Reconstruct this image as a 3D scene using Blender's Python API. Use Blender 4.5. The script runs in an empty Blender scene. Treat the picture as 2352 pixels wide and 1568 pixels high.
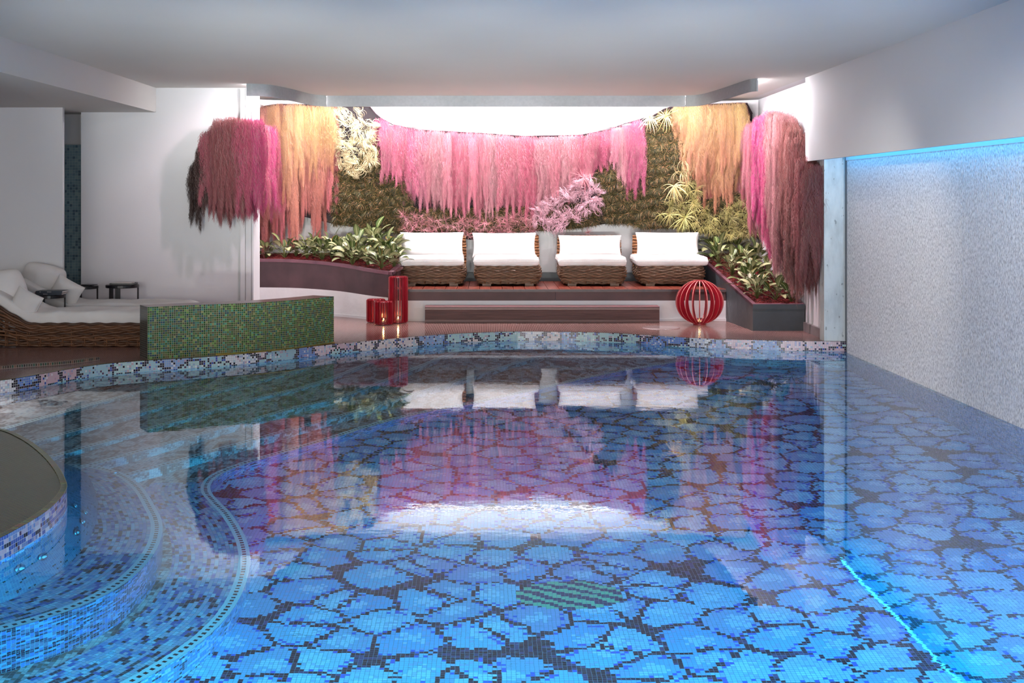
import bpy, math, random
import numpy as np
from mathutils import Vector, Matrix, noise as mnoise
random.seed(7)
rng = np.random.default_rng(11)
S = bpy.context.scene
C = bpy.context.scene.collection
pi = math.pi
TILE = 0.0204

# ------------------------------------------------------------------ helpers
def lin(c):
    return tuple(((v/255)/12.92 if v/255 <= .04045 else ((v/255+.055)/1.055)**2.4) for v in c)

def tag(o, label=None, cat=None, group=None, kind=None):
    if label: o['label'] = label
    if cat: o['category'] = cat
    if group: o['group'] = group
    if kind: o['kind'] = kind
    return o

class MB:
    def __init__(s): s.v = []; s.f = []; s.uv = []
    def quad(s, a, b, c, d, uv=None):
        n = len(s.v); s.v += [a, b, c, d]; s.f.append((n, n+1, n+2, n+3))
        s.uv.append(uv or [(0, 0)]*4)
    def poly(s, pts, uv=None):
        n = len(s.v); s.v += list(pts); s.f.append(tuple(range(n, n+len(pts))))
        s.uv.append(uv or [(p[0], p[1]) for p in pts])
    def box(s, x0, x1, y0, y1, z0, z1, bev=0):
        P = [(x0,y0,z0),(x1,y0,z0),(x1,y1,z0),(x0,y1,z0),(x0,y0,z1),(x1,y0,z1),(x1,y1,z1),(x0,y1,z1)]
        for idx in ((0,1,5,4),(1,2,6,5),(2,3,7,6),(3,0,4,7),(4,5,6,7),(3,2,1,0)):
            q = [P[i] for i in idx]
            if idx in ((4,5,6,7),(3,2,1,0)): uv = [(p[0], p[1]) for p in q]
            elif idx in ((0,1,5,4),(2,3,7,6)): uv = [(p[0], p[2]) for p in q]
            else: uv = [(p[1], p[2]) for p in q]
            s.quad(*q, uv=uv)
    def tube(s, pts, r, n=6, closed=False, cap=True):
        m = len(pts); base = len(s.v)
        rr = r if hasattr(r, '__len__') else [r]*m
        prev = None
        for i in range(m):
            a = Vector(pts[(i-1) % m if closed else max(i-1, 0)]); b = Vector(pts[(i+1) % m if closed else min(i+1, m-1)])
            t = (b-a)
            t = t.normalized() if t.length > 1e-9 else Vector((0,0,1))
            if prev is None:
                up = Vector((0,0,1)) if abs(t.z) < .9 else Vector((1,0,0))
                nn = (up - t*up.dot(t)).normalized()
            else:
                nn = prev - t*prev.dot(t)
                nn = nn.normalized() if nn.length > 1e-6 else prev
            prev = nn; bb = t.cross(nn); p = Vector(pts[i])
            for k in range(n):
                a_ = 2*pi*k/n
                s.v.append(tuple(p + (nn*math.cos(a_) + bb*math.sin(a_))*rr[i]))
        for i in range(m if closed else m-1):
            j = (i+1) % m
            for k in range(n):
                l = (k+1) % n
                s.f.append((base+i*n+k, base+i*n+l, base+j*n+l, base+j*n+k)); s.uv.append([(0,0)]*4)
        if cap and not closed:
            s.f.append(tuple(base+k for k in reversed(range(n)))); s.uv.append([(0,0)]*n)
            s.f.append(tuple(base+(m-1)*n+k for k in range(n))); s.uv.append([(0,0)]*n)
    def lathe(s, prof, n=32, cx=0, cy=0, closed=False):
        base = len(s.v); m = len(prof)
        for (r, z) in prof:
            for k in range(n):
                a = 2*pi*k/n; s.v.append((cx+r*math.cos(a), cy+r*math.sin(a), z))
        for i in range(m if closed else m-1):
            j = (i+1) % m
            for k in range(n):
                l = (k+1) % n
                s.f.append((base+i*n+k, base+i*n+l, base+j*n+l, base+j*n+k)); s.uv.append([(0,0)]*4)
    def prism(s, pts, z0, z1, uvs=1.0):
        """plan polygon, top at z1, sides down to z0"""
        s.poly([(x,y,z1) for x,y in pts])
        u = 0
        for i in range(len(pts)):
            a = pts[i]; b = pts[(i+1) % len(pts)]; L = math.dist(a, b)
            s.quad((a[0],a[1],z0),(b[0],b[1],z0),(b[0],b[1],z1),(a[0],a[1],z1), uv=[(u,z0),(u+L,z0),(u+L,z1),(u,z1)])
            u += L
    def build(s, name, mat, parent=None, smooth=False, loc=None, weld=False):
        me = bpy.data.meshes.new(name); me.from_pydata(s.v, [], s.f)
        uvl = me.uv_layers.new(name='UVMap')
        flat = [c for f in s.uv for p in f for c in p]
        if len(flat) == 2*len(me.loops): uvl.data.foreach_set('uv', flat)
        if mat: me.materials.append(mat)
        if weld:
            import bmesh
            bm = bmesh.new(); bm.from_mesh(me); bmesh.ops.remove_doubles(bm, verts=bm.verts, dist=1e-5)
            bmesh.ops.recalc_face_normals(bm, faces=bm.faces); bm.to_mesh(me); bm.free()
        if smooth: me.polygons.foreach_set('use_smooth', [True]*len(me.polygons))
        me.update()
        o = bpy.data.objects.new(name, me); C.objects.link(o)
        if parent: o.parent = parent
        if loc: o.location = loc
        return o

def empty(name, loc=(0,0,0), rz=0):
    o = bpy.data.objects.new(name, None); C.objects.link(o); o.location = loc; o.rotation_euler = (0,0,rz)
    o.empty_display_size = .05
    return o

def copy_tree(o, parent=None):
    c = o.copy(); C.objects.link(c)
    if parent: c.parent = parent
    for ch in list(o.children): copy_tree(ch, c)
    return c

def bevel(o, w=.004, seg=2):
    m = o.modifiers.new('bevel', 'BEVEL'); m.width = w; m.segments = seg; m.limit_method = 'ANGLE'; m.angle_limit = math.radians(40)
    return o

def offset_poly(pts, d):
    """open plan polyline offset to its left by d"""
    out = []
    for i in range(len(pts)):
        a = Vector(pts[max(i-1,0)]); b = Vector(pts[min(i+1,len(pts)-1)])
        t = (b-a).normalized(); n = Vector((-t.y, t.x)); p = Vector(pts[i]) + n*d
        out.append((p.x, p.y))
    return out

def spline(pts, n=8):
    """Catmull-Rom through plan points"""
    P = [Vector(p) for p in pts]; P = [2*P[0]-P[1]] + P + [2*P[-1]-P[-2]]
    out = []
    for i in range(1, len(P)-2):
        p0,p1,p2,p3 = P[i-1],P[i],P[i+1],P[i+2]
        for k in range(n):
            t = k/n
            out.append(tuple(.5*((2*p1)+(p2-p0)*t+(2*p0-5*p1+4*p2-p3)*t*t+(3*p1-p0-3*p2+p3)*t**3)))
    out.append(tuple(P[-2]))
    return out

def strip(mb, A, B, za, zb, u0=0, vscale=1.0, flip=False):
    """ruled strip between two plan curves, UV u = arc length, v = distance across"""
    u = u0; w = math.dist((*A[len(A)//2], za), (*B[len(B)//2], zb))*vscale
    for i in range(len(A)-1):
        L = .5*(math.dist(A[i], A[i+1]) + math.dist(B[i], B[i+1])) if abs(za-zb) < 1e-6 else math.dist(A[i], A[i+1])
        q = [(*A[i], za), (*A[i+1], za), (*B[i+1], zb), (*B[i], zb)]
        uv = [(u,0),(u+L,0),(u+L,w),(u,w)]
        if flip: q = q[::-1]; uv = uv[::-1]
        mb.quad(*q, uv=uv); u += L

# ------------------------------------------------------------------ materials
class NT:
    def __init__(s, name):
        s.m = bpy.data.materials.new(name); s.m.use_nodes = True
        s.t = s.m.node_tree; s.t.nodes.clear()
        s.out = s.t.nodes.new('ShaderNodeOutputMaterial')
    def n(s, typ, **k):
        nd = s.t.nodes.new(typ)
        for a, b in k.items(): setattr(nd, a, b)
        return nd
    def l(s, a, b): s.t.links.new(a, b)
    def inp(s, sock, v):
        if isinstance(v, bpy.types.NodeSocket): s.l(v, sock)
        else:
            if sock.type == 'RGBA' and len(v) == 3: v = (*v, 1)
            sock.default_value = v
    def math(s, op, a, b=None, c=None):
        nd = s.n('ShaderNodeMath', operation=op)
        s.inp(nd.inputs[0], a)
        if b is not None: s.inp(nd.inputs[1], b)
        if c is not None: s.inp(nd.inputs[2], c)
        return nd.outputs[0]
    def vec(s, op, a, b=None, out=0):
        nd = s.n('ShaderNodeVectorMath', operation=op)
        s.inp(nd.inputs[0], a)
        if b is not None:
            if op == 'SCALE': s.inp(nd.inputs['Scale'], b)
            else: s.inp(nd.inputs[1], b)
        return nd.outputs[out]
    def mix(s, fac, a, b, blend='MIX'):
        nd = s.n('ShaderNodeMix', data_type='RGBA', blend_type=blend)
        s.inp(nd.inputs[0], fac); s.inp(nd.inputs[6], a); s.inp(nd.inputs[7], b)
        return nd.outputs[2]
    def ramp(s, fac, stops, interp='LINEAR'):
        nd = s.n('ShaderNodeValToRGB'); r = nd.color_ramp; r.interpolation = interp
        while len(r.elements) > 1: r.elements.remove(r.elements[-1])
        r.elements[0].position = stops[0][0]; r.elements[0].color = (*stops[0][1], 1)
        for p, c in stops[1:]:
            e = r.elements.new(p); e.color = (*c, 1)
        s.inp(nd.inputs[0], fac)
        return nd.outputs[0]
    def noise(s, vec, scale, detail=3, rough=.5, out=0, dist=0):
        nd = s.n('ShaderNodeTexNoise')
        if vec is not None: s.l(vec, nd.inputs['Vector'])
        nd.inputs['Scale'].default_value = scale; nd.inputs['Detail'].default_value = detail
        nd.inputs['Roughness'].default_value = rough; nd.inputs['Distortion'].default_value = dist
        return nd.outputs[out]
    def mapping(s, vec, scale=(1,1,1), rot=(0,0,0), loc=(0,0,0)):
        nd = s.n('ShaderNodeMapping'); s.l(vec, nd.inputs[0])
        nd.inputs['Scale'].default_value = scale; nd.inputs['Rotation'].default_value = rot; nd.inputs['Location'].default_value = loc
        return nd.outputs[0]
    def bump(s, h, dist=.01, strength=1):
        nd = s.n('ShaderNodeBump'); s.l(h, nd.inputs['Height']); nd.inputs['Distance'].default_value = dist
        nd.inputs['Strength'].default_value = strength
        return nd.outputs[0]
    def pbr(s, col, rough=.5, metal=0, normal=None, spec=None, emis=None, estr=0, trans=0, coat=0, alpha=None, sss=0):
        b = s.n('ShaderNodeBsdfPrincipled')
        s.inp(b.inputs['Base Color'], col); s.inp(b.inputs['Roughness'], rough); s.inp(b.inputs['Metallic'], metal)
        if normal: s.l(normal, b.inputs['Normal'])
        if spec is not None: b.inputs['Specular IOR Level'].default_value = spec
        if emis: s.inp(b.inputs['Emission Color'], emis); b.inputs['Emission Strength'].default_value = estr
        if trans: b.inputs['Transmission Weight'].default_value = trans
        if coat: b.inputs['Coat Weight'].default_value = coat
        s.l(b.outputs[0], s.out.inputs[0])
        return s.m

def simple(name, col, rough=.5, var=.06, scale=8, metal=0, bumpd=0, bscale=60, coat=0, spec=None):
    t = NT(name); tc = t.n('ShaderNodeTexCoord').outputs['Object']
    nz = t.noise(tc, scale, 4)
    c = t.ramp(nz, [(.3, tuple(max(0, v*(1-var)) for v in col)), (.7, tuple(min(1, v*(1+var)) for v in col))])
    nrm = t.bump(t.noise(tc, bscale, 3), bumpd) if bumpd else None
    return t.pbr(c, rough, metal, nrm, coat=coat, spec=spec)

def emit(name, col, strength):
    t = NT(name); e = t.n('ShaderNodeEmission'); e.inputs[0].default_value = (*col, 1); e.inputs[1].default_value = strength
    t.l(e.outputs[0], t.out.inputs[0]); return t.m

def tile_cells(t, tile=TILE, g=.1, coord='UV', aspect=1.0):
    tc = t.n('ShaderNodeTexCoord').outputs[coord]
    sc = t.vec('MULTIPLY', tc, (1/tile, 1/(tile*aspect), 1/tile))
    cell = t.vec('FLOOR', sc); fr = t.vec('FRACTION', sc)
    d = t.vec('ABSOLUTE', t.vec('SUBTRACT', fr, (.5,.5,.5)))
    sp = t.n('ShaderNodeSeparateXYZ'); t.l(d, sp.inputs[0])
    m = t.math('MAXIMUM', sp.outputs[0], sp.outputs[1])
    grout = t.math('GREATER_THAN', m, .5-g/2)
    cs = t.n('ShaderNodeSeparateXYZ'); t.l(cell, cs.inputs[0])
    cv = t.n('ShaderNodeCombineXYZ'); t.l(cs.outputs[0], cv.inputs[0]); t.l(cs.outputs[1], cv.inputs[1])
    wn = t.n('ShaderNodeTexWhiteNoise', noise_dimensions='2D'); t.l(cv.outputs[0], wn.inputs[0])
    return cv.outputs[0], grout, wn.outputs['Value'], wn.outputs['Color'], (cs.outputs[0], cs.outputs[1])

def tile_finish(t, col, grout, gcol, rough=.12, rnd=None, tiltcol=None, tilt=.0):
    c = t.mix(grout, col, gcol)
    r = t.math('MULTIPLY_ADD', grout, .5, rough)
    nrm = None
    if tiltcol is not None and tilt > 0:
        g = t.n('ShaderNodeNewGeometry').outputs['Normal']
        dv = t.vec('SCALE', t.vec('SUBTRACT', tiltcol, (.5,.5,.5)), tilt)
        nrm = t.vec('NORMALIZE', t.vec('ADD', g, dv))
    return t.pbr(c, r, 0, nrm)

def mosaic_random(name, pal, gcol, g=.12, rough=.15, tile=TILE, tilt=.0, aspect=1.0, coord='UV'):
    t = NT(name); cell, grout, r, rc, xy = tile_cells(t, tile, g, coord, aspect)
    stops = []; acc = 0; tot = sum(w for w, c in pal)
    for w, c in pal: stops.append((acc/tot, lin(c))); acc += w
    col = t.ramp(r, stops, 'CONSTANT')
    return tile_finish(t, col, grout, lin(gcol), rough, tiltcol=rc, tilt=tilt)

def pebble_color(t, cell, r, size, tile=TILE, dist=.15, thr=.47, dark=(38,34,72), light=((150,205,232),(176,206,232),(132,178,216),(96,178,228),(150,170,214),(110,196,232)), sat=(26,92,205), stretch=(1,1,1)):
    p = t.vec('SCALE', cell, tile)
    p = t.vec('MULTIPLY', p, stretch)
    dn = t.n('ShaderNodeTexNoise'); t.l(p, dn.inputs['Vector']); dn.inputs['Scale'].default_value = 3.8
    off = t.vec('SCALE', t.vec('SUBTRACT', dn.outputs['Color'], (.5,.5,.5)), dist)
    p2 = t.vec('ADD', p, off)
    v = t.n('ShaderNodeTexVoronoi', voronoi_dimensions='2D'); t.l(p2, v.inputs['Vector']); v.inputs['Scale'].default_value = 1/size
    v.inputs['Randomness'].default_value = 1
    ve = t.n('ShaderNodeTexVoronoi', voronoi_dimensions='2D', feature='DISTANCE_TO_EDGE'); t.l(p2, ve.inputs['Vector']); ve.inputs['Scale'].default_value = 1/size
    ve.inputs['Randomness'].default_value = 1
    sp = t.n('ShaderNodeSeparateXYZ'); t.l(v.outputs['Color'], sp.inputs[0])
    n = len(light)
    base = t.ramp(sp.outputs[0], [(i/n, lin(c)) for i, c in enumerate(light)], 'CONSTANT')
    # lighter heart of each stone, tile by tile
    d = t.math('ADD', v.outputs['Distance'], t.math('MULTIPLY', r, .18))
    heart = t.math('LESS_THAN', d, .30)
    col = t.mix(t.math('MULTIPLY', heart, .55), base, lin((205,236,245)))
    col = t.mix(t.math('MULTIPLY', t.math('GREATER_THAN', r, .86), .5), col, lin((150,160,205)))
    # blue rim then dark line
    rim = t.math('LESS_THAN', ve.outputs['Distance'], t.math('MULTIPLY_ADD', r, .07, .025))
    gap = t.math('GREATER_THAN', v.outputs['Distance'], t.math('MULTIPLY_ADD', r, .14, .62))
    rb = t.n('ShaderNodeTexWhiteNoise', noise_dimensions='1D'); t.l(t.math('MULTIPLY', r, 917.3), rb.inputs['W'])
    blue = t.math('MULTIPLY', t.math('LESS_THAN', ve.outputs['Distance'], .17), t.math('LESS_THAN', rb.outputs['Value'], .22))
    col = t.mix(blue, col, lin(sat))
    dk = t.math('MAXIMUM', t.math('MULTIPLY', rim, t.math('LESS_THAN', rb.outputs['Value'], .8)), gap)
    dcol = t.ramp(rb.outputs['Value'], [(0, lin((14,12,34))), (.4, lin((26,22,52))), (.75, lin((64,56,104)))], 'CONSTANT')
    return t.mix(dk, col, dcol)

def m_poolfloor():
    t = NT('pebble_mosaic_floor'); cell, grout, r, rc, xy = tile_cells(t, TILE, .10)
    col = pebble_color(t, cell, r, .27)
    # one green striped fish-like stone
    p = t.vec('SCALE', cell, TILE)
    q = t.mapping(p, loc=(-.40, -6.33, 0))
    q2 = t.mapping(q, scale=(1/.27, 1/.19, 1), rot=(0,0,0))
    inside = t.math('LESS_THAN', t.vec('LENGTH', q2, out=1), 1)
    w = t.n('ShaderNodeTexWave'); w.inputs['Scale'].default_value = 4.2; w.inputs['Distortion'].default_value = 3.5; w.bands_direction = 'Y'
    t.l(t.mapping(q, rot=(0,0,.55)), w.inputs['Vector'])
    st = t.math('GREATER_THAN', w.outputs['Fac'], .5)
    fish = t.mix(st, lin((60,45,85)), lin((120,200,150)))
    col = t.mix(inside, col, fish)
    return tile_finish(t, col, grout, lin((84,128,140)), .2)

def m_band(name='coping_band_mosaic'):
    t = NT(name); cell, grout, r, rc, xy = tile_cells(t, TILE, .14)
    p = t.mapping(cell, scale=(TILE, TILE*1.6, 1))
    v = t.n('ShaderNodeTexVoronoi', voronoi_dimensions='2D'); t.l(p, v.inputs['Vector']); v.inputs['Scale'].default_value = 3.6
    v.inputs['Randomness'].default_value = .9
    ve = t.n('ShaderNodeTexVoronoi', voronoi_dimensions='2D', feature='DISTANCE_TO_EDGE'); t.l(p, ve.inputs['Vector']); ve.inputs['Scale'].default_value = 3.6
    ve.inputs['Randomness'].default_value = .9
    sp = t.n('ShaderNodeSeparateXYZ'); t.l(v.outputs['Color'], sp.inputs[0])
    L = [(222,190,196),(126,158,206),(226,206,204),(148,190,205),(206,168,180),(90,128,200),(214,214,220),(170,205,205)]
    base = t.ramp(sp.outputs[0], [(i/len(L), lin(c)) for i, c in enumerate(L)], 'CONSTANT')
    alt = t.ramp(t.math('FRACT', t.math('MULTIPLY', r, 7.31)), [(0, lin((190,140,160))), (.25, lin((230,226,230))), (.5, lin((120,140,190))), (.75, lin((150,190,205)))], 'CONSTANT')
    col = t.mix(t.math('MULTIPLY', t.math('GREATER_THAN', r, .62), .7), base, alt)
    dk = t.math('MAXIMUM', t.math('LESS_THAN', ve.outputs['Distance'], t.math('MULTIPLY', r, .16)), t.math('GREATER_THAN', r, .93))
    col = t.mix(dk, col, t.ramp(t.math('FRACT', t.math('MULTIPLY', r, 13.7)), [(0, lin((26,22,44))), (.6, lin((70,50,84))), (.85, lin((46,74,160)))], 'CONSTANT'))
    return tile_finish(t, col, grout, lin((178,176,172)), .12, tiltcol=rc, tilt=.03)

def m_runs(name='bench_mosaic', pal=None, gcol=(96,132,140), dense=.3):
    """rows of short runs of equal tiles that follow the curve"""
    t = NT(name); cell, grout, r, rc, xy = tile_cells(t, TILE, .11)
    # runs across: pairs along u grouped, row offset by noise
    u = t.math('FLOOR', t.math('DIVIDE', t.math('ADD', xy[0], t.math('MULTIPLY', xy[1], 1.7)), 2.6))
    cv = t.n('ShaderNodeCombineXYZ'); t.l(u, cv.inputs[0]); t.l(xy[1], cv.inputs[1])
    wn = t.n('ShaderNodeTexWhiteNoise', noise_dimensions='2D'); t.l(cv.outputs[0], wn.inputs[0])
    v = t.math('ADD', t.math('MULTIPLY', wn.outputs['Value'], .8), t.math('MULTIPLY', r, .2))
    pal = pal or [(3,(30,26,48)),(2,(88,74,80)),(3,(78,92,170)),(5,(128,146,196)),(5,(168,172,204)),(4,(190,180,196)),(3,(180,208,222)),(3,(140,180,210))]
    stops = []; acc = 0; tot = sum(w for w, c in pal)
    for w, c in pal: stops.append((.06+.88*acc/tot if acc else 0, lin(c))); acc += w
    col = t.ramp(v, stops, 'CONSTANT')
    return tile_finish(t, col, grout, lin(gcol), .2)

def m_wood_mosaic():
    """marbled tread tiles with streaks like wood grain"""
    t = NT('marbled_tread_mosaic'); cell, grout, r, rc, xy = tile_cells(t, TILE, .10)
    p = t.mapping(cell, scale=(TILE*2.2, TILE*1.1, 1), rot=(0,0,.9))
    nz = t.noise(p, 3.2, 5, .62, dist=1.4)
    v = t.math('MULTIPLY_ADD', t.math('SUBTRACT', r, .5), .12, nz)
    col = t.ramp(v, [(0,lin((92,74,74))),(.40,lin((132,100,88))),(.46,lin((150,140,148))),(.50,lin((196,184,182))),(.56,lin((206,206,204))),(.64,lin((150,160,176)))], 'CONSTANT')
    return tile_finish(t, col, grout, lin((120,130,132)), .2)

def m_ladder():
    """pale nosing strip, three tiles wide, ladder of dark tiles in the middle row"""
    t = NT('ladder_nosing_mosaic'); tc = t.n('ShaderNodeTexCoord').outputs['UV']
    sp = t.n('ShaderNodeSeparateXYZ'); t.l(tc, sp.inputs[0])
    u = t.math('FRACT', t.math('DIVIDE', sp.outputs[0], TILE*2*.98)); v = t.math('DIVIDE', sp.outputs[1], TILE)
    mid = t.math('MULTIPLY', t.math('GREATER_THAN', v, 1.0), t.math('LESS_THAN', v, 2.0))
    dk = t.math('MULTIPLY', mid, t.math('LESS_THAN', u, .48))
    col = t.mix(dk, lin((205,222,224)), lin((22,24,38)))
    return t.pbr(col, .25)

def m_water():
    t = NT('pool_water'); tc = t.n('ShaderNodeTexCoord').outputs['Object']
    a = t.noise(t.mapping(tc, scale=(1,1.25,1)), 4.2, 2, .5)
    b = t.noise(t.mapping(tc, scale=(1,1.6,1)), 15, 2, .5)
    big = t.noise(tc, .55, 2)
    amp = t.math('MULTIPLY_ADD', t.math('SUBTRACT', big, .42), 3.0, .35)
    amp = t.math('MAXIMUM', amp, .18)
    h = t.math('MULTIPLY', t.math('MULTIPLY_ADD', b, .28, a), amp)
    nrm = t.bump(h, WAVE)
    g = t.n('ShaderNodeBsdfRefraction'); g.inputs['IOR'].default_value = 1.35; g.inputs['Roughness'].default_value = 0
    g.inputs['Color'].default_value = (.74, .90, 1, 1); t.l(nrm, g.inputs['Normal'])
    gl = t.n('ShaderNodeBsdfGlossy'); gl.inputs['Roughness'].default_value = 0; gl.inputs['Color'].default_value = (1,1,1,1); t.l(nrm, gl.inputs['Normal'])
    fr = t.n('ShaderNodeFresnel'); fr.inputs['IOR'].default_value = 1.42; t.l(nrm, fr.inputs['Normal'])
    mx = t.n('ShaderNodeMixShader'); t.l(fr.outputs[0], mx.inputs[0]); t.l(g.outputs[0], mx.inputs[1]); t.l(gl.outputs[0], mx.inputs[2])
    t.l(mx.outputs[0], t.out.inputs[0]); return t.m
WAVE = .0007

def m_moss():
    t = NT('hanging_moss'); oi = t.n('ShaderNodeObjectInfo'); g = t.n('ShaderNodeNewGeometry')
    r = g.outputs['Random Per Island']
    c = t.mix(t.math('POWER', r, 1.6), oi.outputs['Color'], t.mix(.7, oi.outputs['Color'], lin((128,100,88)), 'MULTIPLY'))
    c = t.mix(t.math('MULTIPLY', t.math('GREATER_THAN', r, .8), .35), c, lin((240,215,205)))
    gz = t.n('ShaderNodeSeparateXYZ'); t.l(t.n('ShaderNodeTexCoord').outputs['Generated'], gz.inputs[0])
    gf = t.math('MULTIPLY', t.math('POWER', t.math('SUBTRACT', 1, gz.outputs[2]), 1.6), oi.outputs['Alpha'])
    c = t.mix(gf, c, t.mix(.62, c, lin((202,92,112)), 'MIX'))
    b = t.n('ShaderNodeBsdfDiffuse'); t.l(c, b.inputs[0])
    tr = t.n('ShaderNodeBsdfTranslucent'); t.l(c, tr.inputs[0])
    mx = t.n('ShaderNodeMixShader'); mx.inputs[0].default_value = .25
    t.l(b.outputs[0], mx.inputs[1]); t.l(tr.outputs[0], mx.inputs[2]); t.l(mx.outputs[0], t.out.inputs[0])
    return t.m

def m_airplant():
    t = NT('air_plant_leaf'); oi = t.n('ShaderNodeObjectInfo'); g = t.n('ShaderNodeNewGeometry')
    r = g.outputs['Random Per Island']
    c = t.mix(t.math('MULTIPLY', r, .4), oi.outputs['Color'], t.mix(1, oi.outputs['Color'], lin((150,110,110)), 'MULTIPLY'))
    return t.pbr(c, .55)

def m_fern():
    t = NT('dark_green_tuft'); g = t.n('ShaderNodeNewGeometry')
    c = t.ramp(g.outputs['Random Per Island'], [(0,lin((24,26,12))),(.35,lin((48,46,20))),(.6,lin((74,68,30))),(.85,lin((108,92,50))),(.97,lin((176,128,92)))])
    return t.pbr(c, .6)

def m_leaf():
    t = NT('variegated_leaf'); uv = t.n('ShaderNodeTexCoord').outputs['UV']
    sp = t.n('ShaderNodeSeparateXYZ'); t.l(uv, sp.inputs[0])
    g = t.n('ShaderNodeNewGeometry'); r = g.outputs['Random Per Island']
    d = t.math('ABSOLUTE', t.math('SUBTRACT', sp.outputs[0], .5))
    vein = t.n('ShaderNodeTexWave'); t.l(t.mapping(uv, scale=(1,1,1), rot=(0,0,.0)), vein.inputs[0]); vein.inputs['Scale'].default_value = 3.2; vein.inputs['Distortion'].default_value = 1.2; vein.bands_direction = 'Y'
    edge = t.math('ADD', t.math('MULTIPLY', d, 2.0), t.math('MULTIPLY', vein.outputs['Fac'], .16))
    pale = t.ramp(r, [(0,lin((168,166,122))),(.28,lin((142,142,104))),(.48,lin((112,120,76))),(.68,lin((78,96,46))),(.92,lin((60,82,40))),(.97,lin((190,150,60)))], 'CONSTANT')
    gr = t.ramp(r, [(0,lin((66,78,44))),(.8,lin((44,62,30))),(.95,lin((150,110,50)))], 'CONSTANT')
    c = t.mix(t.math('GREATER_THAN', edge, .84), pale, gr)
    c = t.mix(t.math('LESS_THAN', d, .03), c, lin((214,206,170)))
    return t.pbr(c, .35)

def m_wicker(name, a, b):
    t = NT(name); g = t.n('ShaderNodeNewGeometry'); tc = t.n('ShaderNodeTexCoord').outputs['Object']
    c = t.ramp(g.outputs['Random Per Island'], [(0,lin(a)),(1,lin(b))])
    nz = t.noise(t.mapping(tc, scale=(1,1,1)), 45, 3)
    c = t.mix(t.math('MULTIPLY', nz, .5), c, t.mix(1, c, lin((140,120,105)), 'MULTIPLY'))
    return t.pbr(c, .5)

def m_fabric():
    t = NT('white_canvas'); tc = t.n('ShaderNodeTexCoord').outputs['Object']
    nz = t.noise(tc, 3.5, 3, .5); f = t.noise(tc, 260, 2)
    h = t.math('MULTIPLY_ADD', f, .03, nz)
    return t.pbr(t.ramp(nz, [(.3, lin((214,210,208))), (.7, lin((226,224,222)))]), .85, 0, t.bump(h, .018), spec=.2)

def m_stone():
    t = NT('weathered_stone'); tc = t.n('ShaderNodeTexCoord').outputs['Object']
    n1 = t.noise(t.mapping(tc, scale=(3,3,1)), 2.6, 6, .6)
    c = t.ramp(n1, [(.35, lin((186,190,188))), (.6, lin((214,218,216)))])
    v = t.n('ShaderNodeTexNoise'); t.l(t.mapping(tc, scale=(1,1,.45)), v.inputs['Vector']); v.inputs['Scale'].default_value = 24; v.inputs['Detail'].default_value = 4
    pit = t.math('GREATER_THAN', v.outputs[0], .66)
    c = t.mix(t.math('MULTIPLY', pit, .55), c, lin((96,98,92)))
    return t.pbr(c, .6, 0, t.bump(t.math('SUBTRACT', n1, pit), .004))

def m_rainglass():
    """textured water-wall glass: vertical beads and runs"""
    t = NT('rain_textured_glass'); tc = t.n('ShaderNodeTexCoord').outputs['Object']
    p = t.mapping(tc, scale=(1, 1, .5))
    n1 = t.noise(p, 78, 3, .6); n2 = t.noise(t.mapping(tc, scale=(1,1,.06)), 38, 2)
    h = t.math('MULTIPLY_ADD', n2, .5, n1)
    c = t.ramp(n1, [(.36, lin((178,178,180))), (.5, lin((228,228,230))), (.62, lin((250,250,250)))])
    return t.pbr(c, .35, 0, t.bump(h, .012), spec=.6)

def m_wood(name, a, b, rough=.35, sc=(1,14,14), plank=0):
    t = NT(name); tc = t.n('ShaderNodeTexCoord').outputs['Object']
    n1 = t.noise(t.mapping(tc, scale=sc), 3, 5, .6, dist=.4)
    c = t.ramp(n1, [(.3, lin(a)), (.7, lin(b))])
    return t.pbr(c, rough, 0, t.bump(n1, .002))

WHITE = simple('white_plaster', lin((212,212,214)), .7, .02, 1.2, bumpd=.0006, bscale=40)
CEILM = simple('ceiling_paint', lin((206,203,198)), .75, .02, .6)
WROUGH = simple('rough_white_render', lin((228,227,228)), .8, .05, 3, bumpd=.006, bscale=9)
TRIMG = simple('silver_grey_trim', lin((136,140,144)), .8, .06, 30, metal=.0)
FAB = m_fabric()
WIC = m_wicker('grey_brown_wicker', (150,118,92), (92,66,50))
WICT = m_wicker('chair_side_wicker', (190,130,84), (120,78,50))
WICD = m_wicker('dark_brown_wicker', (134,92,62), (70,44,30))
BLACKM = simple('black_lacquer', lin((22,22,30)), .3, .1, 10)
STEELD = simple('dark_planter_steel', lin((56,62,66)), .45, .3, 3, bumpd=.002, bscale=14)
RUSTD = simple('aged_planter_metal', lin((72,50,54)), .5, .45, 2.2, bumpd=.003, bscale=8)
RIM = simple('planter_rim_metal', lin((112,72,84)), .4, .25, 6)
FASC = simple('platform_fascia_metal', lin((84,58,58)), .6, .22, 3, bumpd=.002, bscale=12)
PLANK = m_wood('red_brown_decking', (92,40,30), (140,66,50), .3, (14,1,14))
BENCHW = m_wood('brown_step_wood', (70,36,32), (98,60,54), .55, (1,12,20))
REDL = simple('red_lantern_lacquer', lin((156,24,40)), .32, .12, 12)
PALEE = simple('rim_light_edge', lin((206,110,104)), .5, .05, 20)  # rim light along the globe slats put into a paler red
GREENT = mosaic_random('green_partition_mosaic', [(5,(34,74,26)),(5,(78,80,44)),(4,(36,98,82)),(3,(20,54,66)),(4,(60,62,36)),(1,(60,136,106)),(3,(56,88,34)),(1,(128,126,76)),(1,(92,136,60))], (160,158,112), .13, .08, tilt=.10)
DKT = mosaic_random('partition_end_mosaic', [(3,(52,52,50)),(2,(60,62,60)),(1,(70,74,70))], (104,110,104), .12, .2)
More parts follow.
